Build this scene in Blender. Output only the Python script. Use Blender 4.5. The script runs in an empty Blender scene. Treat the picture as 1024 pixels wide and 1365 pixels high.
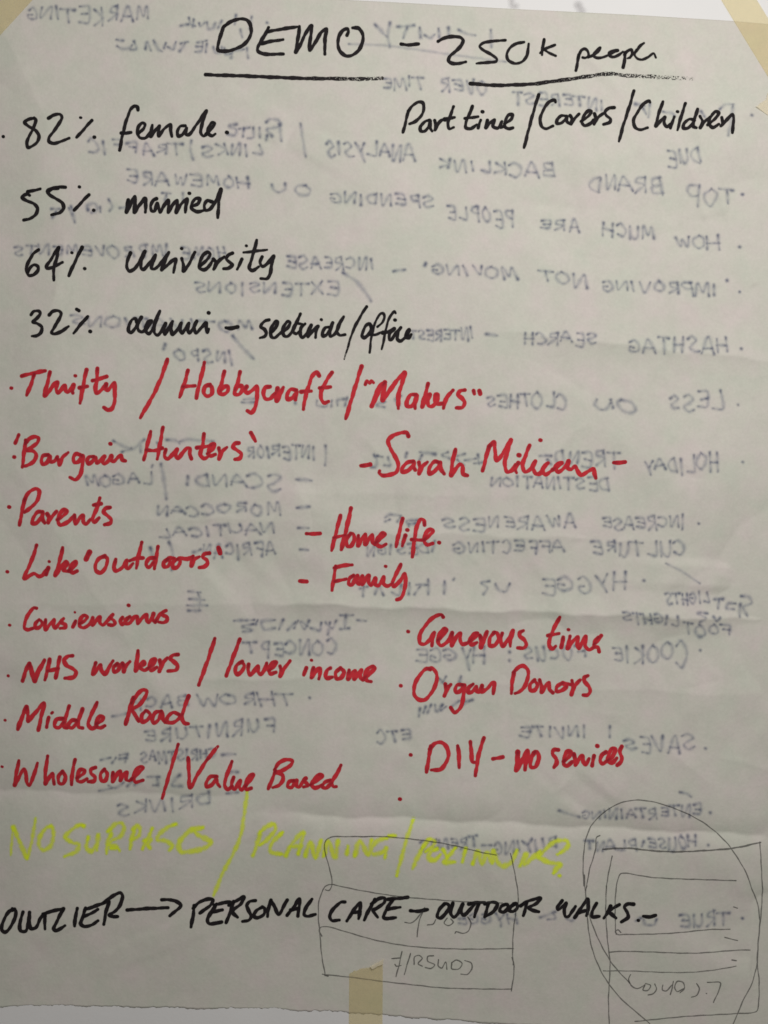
import bpy, math, random
import numpy as np

# ------------------------------------------------------------------ camera, world, lamp, exposure
S = 0.0006                      # metres per unit of the drawing grid (1024 x 1365 units seen)
CXU, CYU = 512.0, 682.5
scene = bpy.context.scene
COL = scene.collection
cam_d = bpy.data.cameras.new('camera')
cam = bpy.data.objects.new('camera', cam_d)
COL.objects.link(cam)
CAM_DIST = 1.02
cam.location = (0, -CAM_DIST, 0)
cam.rotation_euler = (math.pi / 2, 0, 0)
cam_d.sensor_fit = 'VERTICAL'
cam_d.sensor_height = 24
cam_d.lens = 24 * (CAM_DIST - 0.0045) / (1365.33 * S)
cam_d.clip_start = 0.02
cam_d.clip_end = 50
cam_d.dof.use_dof = True
cam_d.dof.focus_distance = 0.985
cam_d.dof.aperture_fstop = 2.2
scene.camera = cam

world = bpy.data.worlds.new('World')
scene.world = world
world.use_nodes = True
world.node_tree.nodes['Background'].inputs[0].default_value = (1.0, 0.955, 0.895, 1)
world.node_tree.nodes['Background'].inputs[1].default_value = 0.145

def area(name, loc, target, size, power, col):
    d = bpy.data.lights.new(name, 'AREA')
    d.shape = 'SQUARE'; d.size = size; d.energy = power; d.color = col
    o = bpy.data.objects.new(name, d); COL.objects.link(o)
    o.location = loc
    v = np.array(target) - np.array(loc)
    import mathutils
    o.rotation_euler = mathutils.Vector(v).to_track_quat('-Z', 'Y').to_euler()
    return o
area('window_light', (0.30, -0.93, 0.53), (0.0, 0, 0.0), 0.42, 9.0, (1.0, 0.963, 0.918))

scene.view_settings.view_transform = 'Standard'
scene.view_settings.look = 'None'
scene.view_settings.gamma = 1
scene.view_settings.use_curve_mapping = False
scene.view_settings.exposure = 0.0

# ------------------------------------------------------------------ helpers
rng = np.random.default_rng(7)
random.seed(7)

def nt_new(name):
    m = bpy.data.materials.new(name)
    m.use_nodes = True
    nt = m.node_tree
    nt.nodes.clear()
    return m, nt

def N(nt, typ, **kw):
    n = nt.nodes.new(typ)
    for k, v in kw.items():
        setattr(n, k, v)
    return n

def mathn(nt, op, a, b=None, clamp=False):
    n = nt.nodes.new('ShaderNodeMath'); n.operation = op; n.use_clamp = clamp
    for i, v in enumerate((a, b)):
        if v is None: continue
        if isinstance(v, (int, float)): n.inputs[i].default_value = v
        else: nt.links.new(v, n.inputs[i])
    return n.outputs[0]

def noise(nt, vec, scale, detail=3, rough=0.55):
    n = nt.nodes.new('ShaderNodeTexNoise')
    n.inputs['Scale'].default_value = scale
    n.inputs['Detail'].default_value = detail
    n.inputs['Roughness'].default_value = rough
    nt.links.new(vec, n.inputs['Vector'])
    return n.outputs['Fac']

def ramp(nt, fac, stops):
    r = nt.nodes.new('ShaderNodeValToRGB')
    e = r.color_ramp.elements
    while len(e) < len(stops): e.new(0.5)
    for i, (p, c) in enumerate(stops):
        e[i].position = p
        e[i].color = c if len(c) == 4 else (*c, 1)
    nt.links.new(fac, r.inputs[0])
    return r.outputs[0]

def prop(o, label=None, cat=None, group=None, kind=None):
    if label: o['label'] = label
    if cat: o['category'] = cat
    if group: o['group'] = group
    if kind: o['kind'] = kind
    return o

def mesh_obj(name, co, faces, mat, parent=None, attrs=None, smooth=True):
    """co (n,3), faces (m,4) int -> one mesh object"""
    me = bpy.data.meshes.new(name)
    co = np.asarray(co, np.float32); faces = np.asarray(faces, np.int32)
    me.vertices.add(len(co)); me.vertices.foreach_set('co', co.ravel())
    k = faces.shape[1]
    me.loops.add(faces.size); me.loops.foreach_set('vertex_index', faces.ravel())
    me.polygons.add(len(faces))
    me.polygons.foreach_set('loop_start', np.arange(0, faces.size, k, dtype=np.int32))
    me.update(calc_edges=True)
    me.polygons.foreach_set('use_smooth', np.full(len(faces), smooth, bool))
    if attrs:
        for an, av in attrs.items():
            a = me.attributes.new(an, 'FLOAT', 'POINT')
            a.data.foreach_set('value', np.asarray(av, np.float32))
    me.materials.append(mat)
    me.validate()
    o = bpy.data.objects.new(name, me)
    COL.objects.link(o)
    if parent is not None: o.parent = parent
    return o

def smooth01(t):
    t = np.clip(t, 0, 1)
    return t * t * (3 - 2 * t)

# ------------------------------------------------------------------ relief of the sheet (units: drawing units, returned in metres)
# fold: x0,y0,x1,y1, change of brightness on the upper/left side, on the lower/right side, reach upper, reach lower
FOLDS = [
 (330, 803, 1080, 829, 0.080, -0.115, 60, 45),
 (-40, 806, 420, 806, 0.020, -0.030, 50, 60),
 (345, 1082, 1080, 1117, -0.085, 0.135, 40, 34),
 (-60, 1052, 350, 1062, -0.07, 0.075, 36, 46),
 (640, 440, 1080, 486, 0.055, -0.075, 40, 46),
 (40, 432, 420, 424, 0.035, -0.035, 40, 40),
 (420, 707, 900, 722, 0.055, -0.045, 40, 45),
 (60, 694, 420, 692, 0.03, -0.03, 30, 40),
 (225, 908, 540, 902, 0.06, -0.045, 26, 40),
 (520, 905, 1060, 930, 0.02, -0.03, 60, 60),
 (300, 655, 700, 662, 0.02, -0.025, 50, 40),
 (935, 200, 1040, 450, 0.085, -0.075, 30, 40),
 (900, 170, 985, 400, -0.05, 0.05, 34, 26),
 (868, 10, 905, 110, 0.05, -0.10, 26, 20),
 (905, 110, 950, 215, 0.03, -0.05, 24, 30),
 (700, 10, 735, 130, -0.03, 0.03, 40, 40),
 (960, 830, 1060, 905, -0.05, 0.05, 24, 24),
 (985, 880, 1060, 850, 0.05, -0.05, 18, 18),
 (940, 1000, 1060, 1040, 0.03, -0.04, 26, 26),
 (1001, 1180, 1003, 1400, -0.05, 0.12, 20, 30),
 (470, 570, 540, 640, 0.03, -0.03, 20, 26),
 (470, 530, 560, 572, -0.02, 0.045, 18, 22),
 (690, 470, 800, 530, -0.02, 0.03, 20, 24),
 (335, 780, 337, 900, 0.02, -0.03, 20, 26),
 (410, 640, 416, 720, 0.03, -0.03, 16, 20),
 (505, 960, 560, 1005, -0.02, 0.05, 16, 18),
 (355, 1075, 370, 1110, 0.03, 0.05, 14, 18),
 (200, 90, 330, 330, 0.015, -0.015, 80, 60),
 (-20, 560, 260, 1000, 0.015, -0.02, 90, 90),
 (560, 150, 760, 400, 0.012, -0.015, 70, 70),
 (620, 920, 920, 1060, 0.012, -0.015, 70, 70),
 (430, 1300, 476, 1352, -0.06, -0.02, 18, 12),
 (960, 1145, 1030, 1260, 0.02, -0.02, 30, 30),
 (-30, 90, 30, 130, -0.03, 0.03, 20, 20),
]
for _ in range(110):
    a = rng.uniform(0, math.pi); L = rng.uniform(40, 170)
    x, y = rng.uniform(-10, 1040), rng.uniform(0, 1340)
    if x < 560 and rng.random() < 0.6: continue
    c = rng.uniform(0.010, 0.026) * (1.5 if x > 720 else 1.0) * rng.choice([-1, 1])
    FOLDS.append((x - L/2*math.cos(a), y - L/2*math.sin(a), x + L/2*math.cos(a), y + L/2*math.sin(a), c, -c * rng.uniform(.6, 1.1), rng.uniform(12, 55), rng.uniform(12, 55)))
LIN = np.array([0.34, -0.60])        # in-plane direction towards the lamp (right, down-positive) times tan of its slant

WAVES = []
for _ in range(26):
    lam = rng.uniform(120, 420); a = rng.uniform(0, 2*math.pi)
    WAVES.append((math.cos(a)*2*math.pi/lam, math.sin(a)*2*math.pi/lam, rng.uniform(0, 6.28), 0.010 * lam / (2*math.pi)))

def relief(x, y):
    x = np.asarray(x, np.float64); y = np.asarray(y, np.float64)
    h = np.zeros_like(x)
    for kx, ky, ph, am in WAVES:
        h += am * np.sin(kx*x + ky*y + ph)
    for x0, y0, x1, y1, ca, cb, la, lb in FOLDS:
        dx, dy = x1-x0, y1-y0; L = math.hypot(dx, dy); ux, uy = dx/L, dy/L
        nx, ny = -uy, ux
        if ny < -0.35 or (abs(ny) <= 0.35 and nx < 0): nx, ny = -nx, -ny
        u = ((x-x0)*ux + (y-y0)*uy)
        t = (x-x0)*nx + (y-y0)*ny
        t = t + 1.6*np.sin(u*0.045+x0) + 0.8*np.sin(u*0.13+y0)     # folds are never ruler straight
        tap = min(L*0.3, 90)
        m = smooth01(u/tap) * smooth01((L-u)/tap)
        q = nx*LIN[0] + ny*LIN[1]
        if abs(q) < 0.28: q = 0.28*(1 if q > 0 else -1)
        ma, mb = -2.0*ca/q, -2.0*cb/q
        sft = 1.5
        ta = np.minimum(t, 0); tb = np.maximum(t, 0)
        h += m * (ma*ta*np.exp(ta/la) + mb*tb*np.exp(-tb/lb))
    return h

def top_edge(x):
    return np.interp(x, [-40, 300, 527, 696, 768, 850, 979, 1060], [-26, -11, 0, 9.5, 13, 17, 25, 32])
_jag = rng.normal(0, 1, 1400)
_jag = np.convolve(_jag, np.ones(3)/3, 'same')
_jag2 = np.convolve(rng.normal(0, 1, 1400), np.ones(25)/25, 'same')
def bottom_edge_mean(x):
    return np.interp(x, [-40, 0, 25, 55, 120, 160, 250, 340, 463, 520, 560, 640, 800, 1060], [1349, 1346, 1344, 1342.5, 1344.5, 1345, 1346.5, 1347, 1353, 1357, 1360.5, 1367, 1374, 1384])
def bottom_edge(x):
    b = bottom_edge_mean(x)
    i = np.clip(np.asarray(x)+100, 0, 1399)
    return b + np.interp(i, np.arange(1400), _jag)*0.75 + np.interp(i, np.arange(1400), _jag2)*4
SHEET_X0, SHEET_X1 = -14.0, 1047.0
def base(x, y):
    """how far the sheet stands off the wall: pressed flat at its taped edges, loose in the middle"""
    x = np.asarray(x, np.float64); y = np.asarray(y, np.float64)
    d = np.minimum.reduce([(y-top_edge(x))*1.0, (bottom_edge_mean(x)-y)*1.0, (x-SHEET_X0)*2.0+30, (SHEET_X1-x)*2.0+30])
    return 0.00014 + 0.0052*smooth01(d/230.0)
def edge_ease(x, y):
    d = np.minimum(np.asarray(y)-top_edge(x), bottom_edge_mean(x)-np.asarray(y))
    return 0.04 + 0.96*smooth01(d/110.0)
def front(x, y, lift=0.0):
    """a point on the sheet's front face, lifted off it by so many metres"""
    h = np.maximum(relief(x, y)*S*edge_ease(x, y) + base(x, y), 0.0001)
    return np.stack([(np.asarray(x)-CXU)*S, -(h + lift), (CYU-np.asarray(y))*S], -1)

# ------------------------------------------------------------------ materials
def mat_paper():
    m, nt = nt_new('flipchart_paper')
    out = N(nt, 'ShaderNodeOutputMaterial'); b = N(nt, 'ShaderNodeBsdfPrincipled')
    tc = N(nt, 'ShaderNodeTexCoord').outputs['Object']
    big = noise(nt, tc, 34, 3, 0.55)
    c1 = ramp(nt, big, [(0.33, (0.564, 0.578, 0.512)), (0.46, (0.586, 0.580, 0.524)), (0.56, (0.598, 0.578, 0.534)), (0.70, (0.622, 0.574, 0.550))])
    fib = noise(nt, tc, 420, 5, 0.7)
    cl = noise(nt, tc, 90, 3, 0.6)
    f2 = mathn(nt, 'ADD', mathn(nt, 'MULTIPLY', fib, 0.20), mathn(nt, 'MULTIPLY', cl, 0.13))
    f3 = mathn(nt, 'ADD', f2, 0.84)
    mx = N(nt, 'ShaderNodeVectorMath', operation='SCALE')
    nt.links.new(c1, mx.inputs[0]); nt.links.new(f3, mx.inputs['Scale'])
    nt.links.new(mx.outputs[0], b.inputs['Base Color'])
    b.inputs['Roughness'].default_value = 0.72
    b.inputs['Specular IOR Level'].default_value = 0.25
    bp = N(nt, 'ShaderNodeBump'); bp.inputs['Strength'].default_value = 0.55; bp.inputs['Distance'].default_value = 0.0012
    hh = mathn(nt, 'ADD', mathn(nt, 'MULTIPLY', noise(nt, tc, 38, 5, 0.62), 1.0), mathn(nt, 'MULTIPLY', noise(nt, tc, 600, 2, 0.5), 0.05))
    nt.links.new(hh, bp.inputs['Height'])
    nt.links.new(bp.outputs[0], b.inputs['Normal'])
    nt.links.new(b.outputs[0], out.inputs[0])
    return m

def mat_ink(name, col, col2, strength, soft_lo, soft_hi, grain, grain_scale, rough=0.6, pool=0.0, cloud=0.0):
    """ink laid on paper: the 'ink' value of the mesh is how much of it there is, 'load' where the pen rested, 'dry' where it ran dry"""
    m, nt = nt_new(name)
    out = N(nt, 'ShaderNodeOutputMaterial'); b = N(nt, 'ShaderNodeBsdfPrincipled')
    tr = N(nt, 'ShaderNodeBsdfTransparent'); mix = N(nt, 'ShaderNodeMixShader')
    tc = N(nt, 'ShaderNodeTexCoord').outputs['Object']
    A = {}
    for k in ('ink', 'load', 'dry'):
        a = N(nt, 'ShaderNodeAttribute'); a.attribute_name = k; A[k] = a.outputs['Fac']
    g = noise(nt, tc, grain_scale, 4, 0.7)
    gg = mathn(nt, 'MULTIPLY', mathn(nt, 'SUBTRACT', g, 0.5), grain)
    mr = N(nt, 'ShaderNodeMapRange'); mr.interpolation_type = 'SMOOTHSTEP'
    mr.inputs['From Min'].default_value = soft_lo; mr.inputs['From Max'].default_value = soft_hi
    nt.links.new(mathn(nt, 'ADD', A['ink'], gg), mr.inputs['Value'])
    cov = mr.outputs[0]
    # dry strokes break up into paper grain
    dn = noise(nt, tc, 900, 3, 0.75)
    md = N(nt, 'ShaderNodeMapRange'); md.interpolation_type = 'SMOOTHSTEP'
    th = mathn(nt, 'MULTIPLY', A['dry'], 0.66)
    nt.links.new(dn, md.inputs['Value'])
    nt.links.new(mathn(nt, 'SUBTRACT', th, 0.08), md.inputs['From Min'])
    nt.links.new(mathn(nt, 'ADD', th, 0.03), md.inputs['From Max'])
    cov = mathn(nt, 'MULTIPLY', cov, md.outputs[0])
    st = mathn(nt, 'ADD', mathn(nt, 'MULTIPLY', A['load'], pool), strength, True)
    if cloud:
        cn = noise(nt, tc, 170, 3, 0.6)
        st = mathn(nt, 'MULTIPLY', st, mathn(nt, 'ADD', mathn(nt, 'MULTIPLY', cn, cloud), 1 - cloud*0.5))
    fac = mathn(nt, 'MULTIPLY', cov, st, True)
    # don't let the noise spread beyond the drawn line
    edge = N(nt, 'ShaderNodeMapRange'); edge.inputs['From Max'].default_value = 0.12
    nt.links.new(A['ink'], edge.inputs['Value'])
    fac = mathn(nt, 'MULTIPLY', fac, edge.outputs[0], True)
    cm = N(nt, 'ShaderNodeMixRGB')
    cm.inputs[1].default_value = (*col, 1); cm.inputs[2].default_value = (*col2, 1)
    v = noise(nt, tc, 120, 3, 0.6)
    nt.links.new(mathn(nt, 'ADD', mathn(nt, 'MULTIPLY', mathn(nt, 'SUBTRACT', v, 0.5), 0.7), A['load'], True), cm.inputs[0])
    nt.links.new(cm.outputs[0], b.inputs['Base Color'])
    b.inputs['Roughness'].default_value = rough
    b.inputs['Specular IOR Level'].default_value = 0.06
    nt.links.new(fac, mix.inputs[0]); nt.links.new(tr.outputs[0], mix.inputs[1]); nt.links.new(b.outputs[0], mix.inputs[2])
    nt.links.new(mix.outputs[0], out.inputs[0])
    return m

M_PAPER = mat_paper()
M_BLACK = mat_ink('black_marker_ink', (0.021, 0.018, 0.020), (0.011, 0.010, 0.011), 0.99, 0.22, 0.72, 0.22, 700, 0.8, 0.03)
M_RED = mat_ink('red_marker_ink', (0.60, 0.032, 0.046), (0.30, 0.017, 0.028), 0.93, 0.18, 0.72, 0.24, 700, 0.6, 0.06, 0.22)
M_YELLOW = mat_ink('yellow_highlighter_ink', (0.86, 0.98, 0.05), (0.80, 0.97, 0.03), 0.64, 0.1, 1.0, 0.8, 420, 0.6, 0.22, 0.7)
M_GHOST = mat_ink('ink_soaked_through', (0.085, 0.135, 0.285), (0.03, 0.055, 0.17), 0.205, 0.0, 1.0, 0.42, 260, 0.75, 0.28, 1.1)
M_PEN = mat_ink('grey_ballpoint_ink', (0.055, 0.053, 0.055), (0.03, 0.03, 0.032), 0.52, 0.10, 0.75, 0.35, 800, 0.5, 0.1, 0.2)

def mat_wall():
    m, nt = nt_new('white_wall_paint')
    out = N(nt, 'ShaderNodeOutputMaterial'); b = N(nt, 'ShaderNodeBsdfPrincipled')
    tc = N(nt, 'ShaderNodeTexCoord').outputs['Object']
    c = ramp(nt, noise(nt, tc, 14, 5, 0.6), [(0.3, (0.715, 0.72, 0.73)), (0.7, (0.745, 0.748, 0.755))])
    nt.links.new(c, b.inputs['Base Color'])
    b.inputs['Roughness'].default_value = 0.6
    bp = N(nt, 'ShaderNodeBump'); bp.inputs['Strength'].default_value = 0.15; bp.inputs['Distance'].default_value = 0.0008
    nt.links.new(noise(nt, tc, 260, 3, 0.6), bp.inputs['Height'])
    nt.links.new(bp.outputs[0], b.inputs['Normal'])
    nt.links.new(b.outputs[0], out.inputs[0])
    return m

def mat_tape(name, col, see):
    m, nt = nt_new(name)
    out = N(nt, 'ShaderNodeOutputMaterial'); b = N(nt, 'ShaderNodeBsdfPrincipled')
    tr = N(nt, 'ShaderNodeBsdfTransparent'); mix = N(nt, 'ShaderNodeMixShader')
    tr.inputs[0].default_value = (0.995, 0.975, 0.900, 1)
    tc = N(nt, 'ShaderNodeTexCoord').outputs['Object']
    mp = N(nt, 'ShaderNodeMapping'); mp.inputs['Scale'].default_value = (1, 1, 0.8)
    nt.links.new(tc, mp.inputs[0])
    n = noise(nt, mp.outputs[0], 160, 4, 0.6)
    lo = tuple(v*0.95 for v in col); hi = tuple(min(1, v*1.05) for v in col)
    nt.links.new(ramp(nt, n, [(0.3, lo), (0.7, hi)]), b.inputs['Base Color'])
    b.inputs['Roughness'].default_value = 0.5
    bp = N(nt, 'ShaderNodeBump'); bp.inputs['Strength'].default_value = 0.25; bp.inputs['Distance'].default_value = 0.0006
    nt.links.new(noise(nt, mp.outputs[0], 420, 3, 0.6), bp.inputs['Height'])
    nt.links.new(bp.outputs[0], b.inputs['Normal'])
    mix.inputs[0].default_value = 1 - see
    nt.links.new(tr.outputs[0], mix.inputs[1]); nt.links.new(b.outputs[0], mix.inputs[2])
    nt.links.new(mix.outputs[0], out.inputs[0])
    return m
M_WALL = mat_wall()
M_TAPE = mat_tape('masking_tape', (0.80, 0.71, 0.48), 0.87)
M_TAPE_END = mat_tape('masking_tape_torn_end', (0.88, 0.83, 0.70), 0.55)
m_, nt_ = nt_new('grey_scuff'); o_ = N(nt_, 'ShaderNodeOutputMaterial'); b_ = N(nt_, 'ShaderNodeBsdfPrincipled')
M_SCUFF = mat_ink('grey_scuff_on_wall', (0.55, 0.54, 0.55), (0.5, 0.49, 0.5), 0.45, 0.0, 1.0, 0.2, 300, 0.7)

# ------------------------------------------------------------------ wall
def box(name, x0, x1, y0, y1, z0, z1, mat):
    co = [(x, y, z) for x in (x0, x1) for y in (y0, y1) for z in (z0, z1)]
    f = [(0, 1, 3, 2), (4, 6, 7, 5), (0, 4, 5, 1), (2, 3, 7, 6), (0, 2, 6, 4), (1, 5, 7, 3)]
    return mesh_obj(name, co, f, mat, smooth=False)
wall = prop(box('wall', -1.6, 1.6, 0.0, 0.1, -1.5, 1.6, M_WALL), kind='structure')

# ------------------------------------------------------------------ the sheet of paper
def build_sheet():
    nx = 480; ny = 620
    u = np.linspace(0, 1, nx+1); v = np.linspace(0, 1, ny+1)
    xs = SHEET_X0 + (SHEET_X1-SHEET_X0)*u
    X = np.repeat(xs[None, :], ny+1, 0)
    T = top_edge(X); B = bottom_edge(X)
    # the torn fringe only reaches into the last rows
    Bs = np.interp(xs, [-40, 0, 120, 250, 463, 560, 640, 1060], [1343, 1341, 1340, 1342, 1348, 1355, 1361, 1378])[None, :]
    vv = v[:, None]
    Y = T + (Bs-T)*np.minimum(vv/(1-2/ny), 1)
    k = np.clip((vv-(1-2/ny))/(2/ny), 0, 1)
    Y = Y*(1-k) + B*k
    co = front(X, Y)
    idx = np.arange((nx+1)*(ny+1)).reshape(ny+1, nx+1)
    f = np.stack([idx[1:, :-1], idx[1:, 1:], idx[:-1, 1:], idx[:-1, :-1]], -1).reshape(-1, 4)
    o = mesh_obj('flipchart_sheet', co.reshape(-1, 3), f, M_PAPER)
    so = o.modifiers.new('thickness', 'SOLIDIFY'); so.thickness = 0.00004; so.offset = -1
    return o
sheet = prop(build_sheet(), 'creased grey-white flipchart sheet covered in black, red and yellow handwriting, taped to white wall', 'paper sheet')

# ------------------------------------------------------------------ pen strokes -> one clean ink film per line
def spline(pts, step=0.7):
    p = np.asarray(pts, float)
    if len(p) == 1: return np.repeat(p, 2, 0) + np.array([[0, 0], [0.35, 0.25]])
    if len(p) == 2:
        n = max(2, int(np.hypot(*(p[1]-p[0]))/step)+1)
        return p[0] + (p[1]-p[0])*np.linspace(0, 1, n)[:, None]
    P = np.vstack([2*p[0]-p[1], p, 2*p[-1]-p[-2]])
    out = []
    for i in range(1, len(P)-2):
        p0, p1, p2, p3 = P[i-1], P[i], P[i+1], P[i+2]
        d01, d12, d23 = [max(1e-3, np.hypot(*(b-a))**0.5) for a, b in ((p0, p1), (p1, p2), (p2, p3))]
        n = max(2, int(np.hypot(*(p2-p1))/step)+1)
        t = np.linspace(0, 1, n, endpoint=False)[:, None]
        m1 = (p1-p0)/d01 - (p2-p0)/(d01+d12) + (p2-p1)/d12
        m2 = (p2-p1)/d12 - (p3-p1)/(d12+d23) + (p3-p2)/d23
        m1 = m1*d12*0.9; m2 = m2*d12*0.9
        out.append((2*t**3-3*t**2+1)*p1 + (t**3-2*t**2+t)*m1 + (-2*t**3+3*t**2)*p2 + (t**3-t**2)*m2)
    out.append(p[-1:])
    return np.vstack(out)

def parse(ox, oy, k, txt):
    """'x y x y; x y ...' read on an enlarged grid -> list of (points, options)"""
    res = []
    for s in txt.replace('\n', ' ').split(';'):
        s = s.strip()
        if not s: continue
        opt = {}
        if s[0] == '{':
            o, s = s[1:].split('}')
            for kv in o.split(','):
                a, b = kv.split('='); opt[a.strip()] = float(b)
        v = [float(q) for q in s.split()]
        pts = [(ox + v[i]/k, oy + v[i+1]/k) for i in range(0, len(v)-1, 2)]
        res.append((pts, opt))
    return res

_layer = [0]
def ink_film(name, strokes, width, soft, mat, parent, lift, res=0.5, wob=0.10, endw=1.0, label=None, rest=5.0, thin=1.0):
    """strokes: list of (points, options); makes one mesh whose 'ink' value fades at the line's edge"""
    segs = []
    for pts, opt in strokes:
        q = spline(pts)
        w = opt.get('w', width) * thin
        n = len(q)
        d = np.r_[0, np.cumsum(np.hypot(*np.diff(q, axis=0).T))]
        Ltot = d[-1]
        ph = random.uniform(0, 6.28)
        rad = w/2 * (1 + wob*np.sin(d*0.21+ph) + wob*0.6*np.sin(d*0.63+2*ph))
        e = opt.get('taper', 0.0)
        if e: rad = rad*(1 - e*np.clip((d-Ltot*0.4)/(Ltot*0.6+1e-6), 0, 1))
        else:
            rad = rad*(1 - 0.18*np.clip(1-(Ltot-d)/6.0, 0, 1)*(Ltot > 14))
        q = q + np.stack([np.sin(d*0.31+ph), np.cos(d*0.27+ph)], -1)*0.16
        load = np.maximum(np.exp(-(d/rest)**2), 0.8*np.exp(-((Ltot-d)/rest)**2))
        if n > 6:                                    # ink also gathers where the pen turns sharply
            a = np.arctan2(*np.gradient(q, axis=0).T[::-1]); da = np.abs(np.angle(np.exp(1j*np.gradient(a))))
            load = np.maximum(load, np.clip(da*1.2, 0, 0.55))
        d0, d1 = opt.get('dry0', 0), opt.get('dry1', 0)
        dry = d0 + (d1-d0)*(d/max(Ltot, 1e-6))**opt.get('dryp', 1)
        segs.append((q, rad, load, dry))
    allq = np.vstack([s[0] for s in segs])
    mg = max(s[1].max() for s in segs) + soft + 2
    x0, y0 = np.floor(allq.min(0)-mg); x1, y1 = np.ceil(allq.max(0)+mg)
    W = int((x1-x0)/res)+1; H = int((y1-y0)/res)+1
    ink = np.zeros((H, W)); ld = np.zeros((H, W)); dr = np.zeros((H, W)); best = np.full((H, W), 1e9)
    for q, rad, load, dry in segs:
        for i in range(len(q)-1):
            a, b = q[i], q[i+1]; r = max(rad[i], rad[i+1]); ex = r + soft
            ix0 = max(0, int((min(a[0], b[0])-ex-x0)/res)); ix1 = min(W, int((max(a[0], b[0])+ex-x0)/res)+2)
            iy0 = max(0, int((min(a[1], b[1])-ex-y0)/res)); iy1 = min(H, int((max(a[1], b[1])+ex-y0)/res)+2)
            gx = x0 + np.arange(ix0, ix1)[None, :]*res; gy = y0 + np.arange(iy0, iy1)[:, None]*res
            ab = b-a; L2 = ab @ ab + 1e-9
            t = np.clip(((gx-a[0])*ab[0] + (gy-a[1])*ab[1])/L2, 0, 1)
            dd = np.hypot(gx-a[0]-t*ab[0], gy-a[1]-t*ab[1])
            c = np.clip((rad[i]-dd)/soft*0.5 + 0.5, 0, 1)
            sl = (slice(iy0, iy1), slice(ix0, ix1))
            ink[sl] = np.maximum(ink[sl], c)
            nearer = dd < best[sl]
            dr[sl] = np.where(nearer, dry[i], dr[sl])
            best[sl] = np.where(nearer, dd, best[sl])
            ld[sl] = np.maximum(ld[sl], load[i]*np.clip(1.15-dd/(r+soft*0.5), 0, 1))
    on = ink > 0.004
    cell = on[:-1, :-1] | on[1:, :-1] | on[:-1, 1:] | on[1:, 1:]
    used = np.zeros((H, W), bool)
    used[:-1, :-1] |= cell; used[1:, :-1] |= cell; used[:-1, 1:] |= cell; used[1:, 1:] |= cell
    idx = -np.ones((H, W), int); idx[used] = np.arange(used.sum())
    cy, cx = np.nonzero(cell)
    f = np.stack([idx[cy+1, cx], idx[cy+1, cx+1], idx[cy, cx+1], idx[cy, cx]], -1)
    vy, vx = np.nonzero(used)
    px = x0 + vx*res; py = y0 + vy*res
    co = front(px, py, lift) if parent is not wall else np.stack([(px-CXU)*S, np.full(len(px), -lift), (CYU-py)*S], -1)
    o = mesh_obj(name, co, f, mat, parent, {'ink': ink[used], 'load': ld[used], 'dry': dr[used]})
    if label: o['label'] = label
    return o

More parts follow.
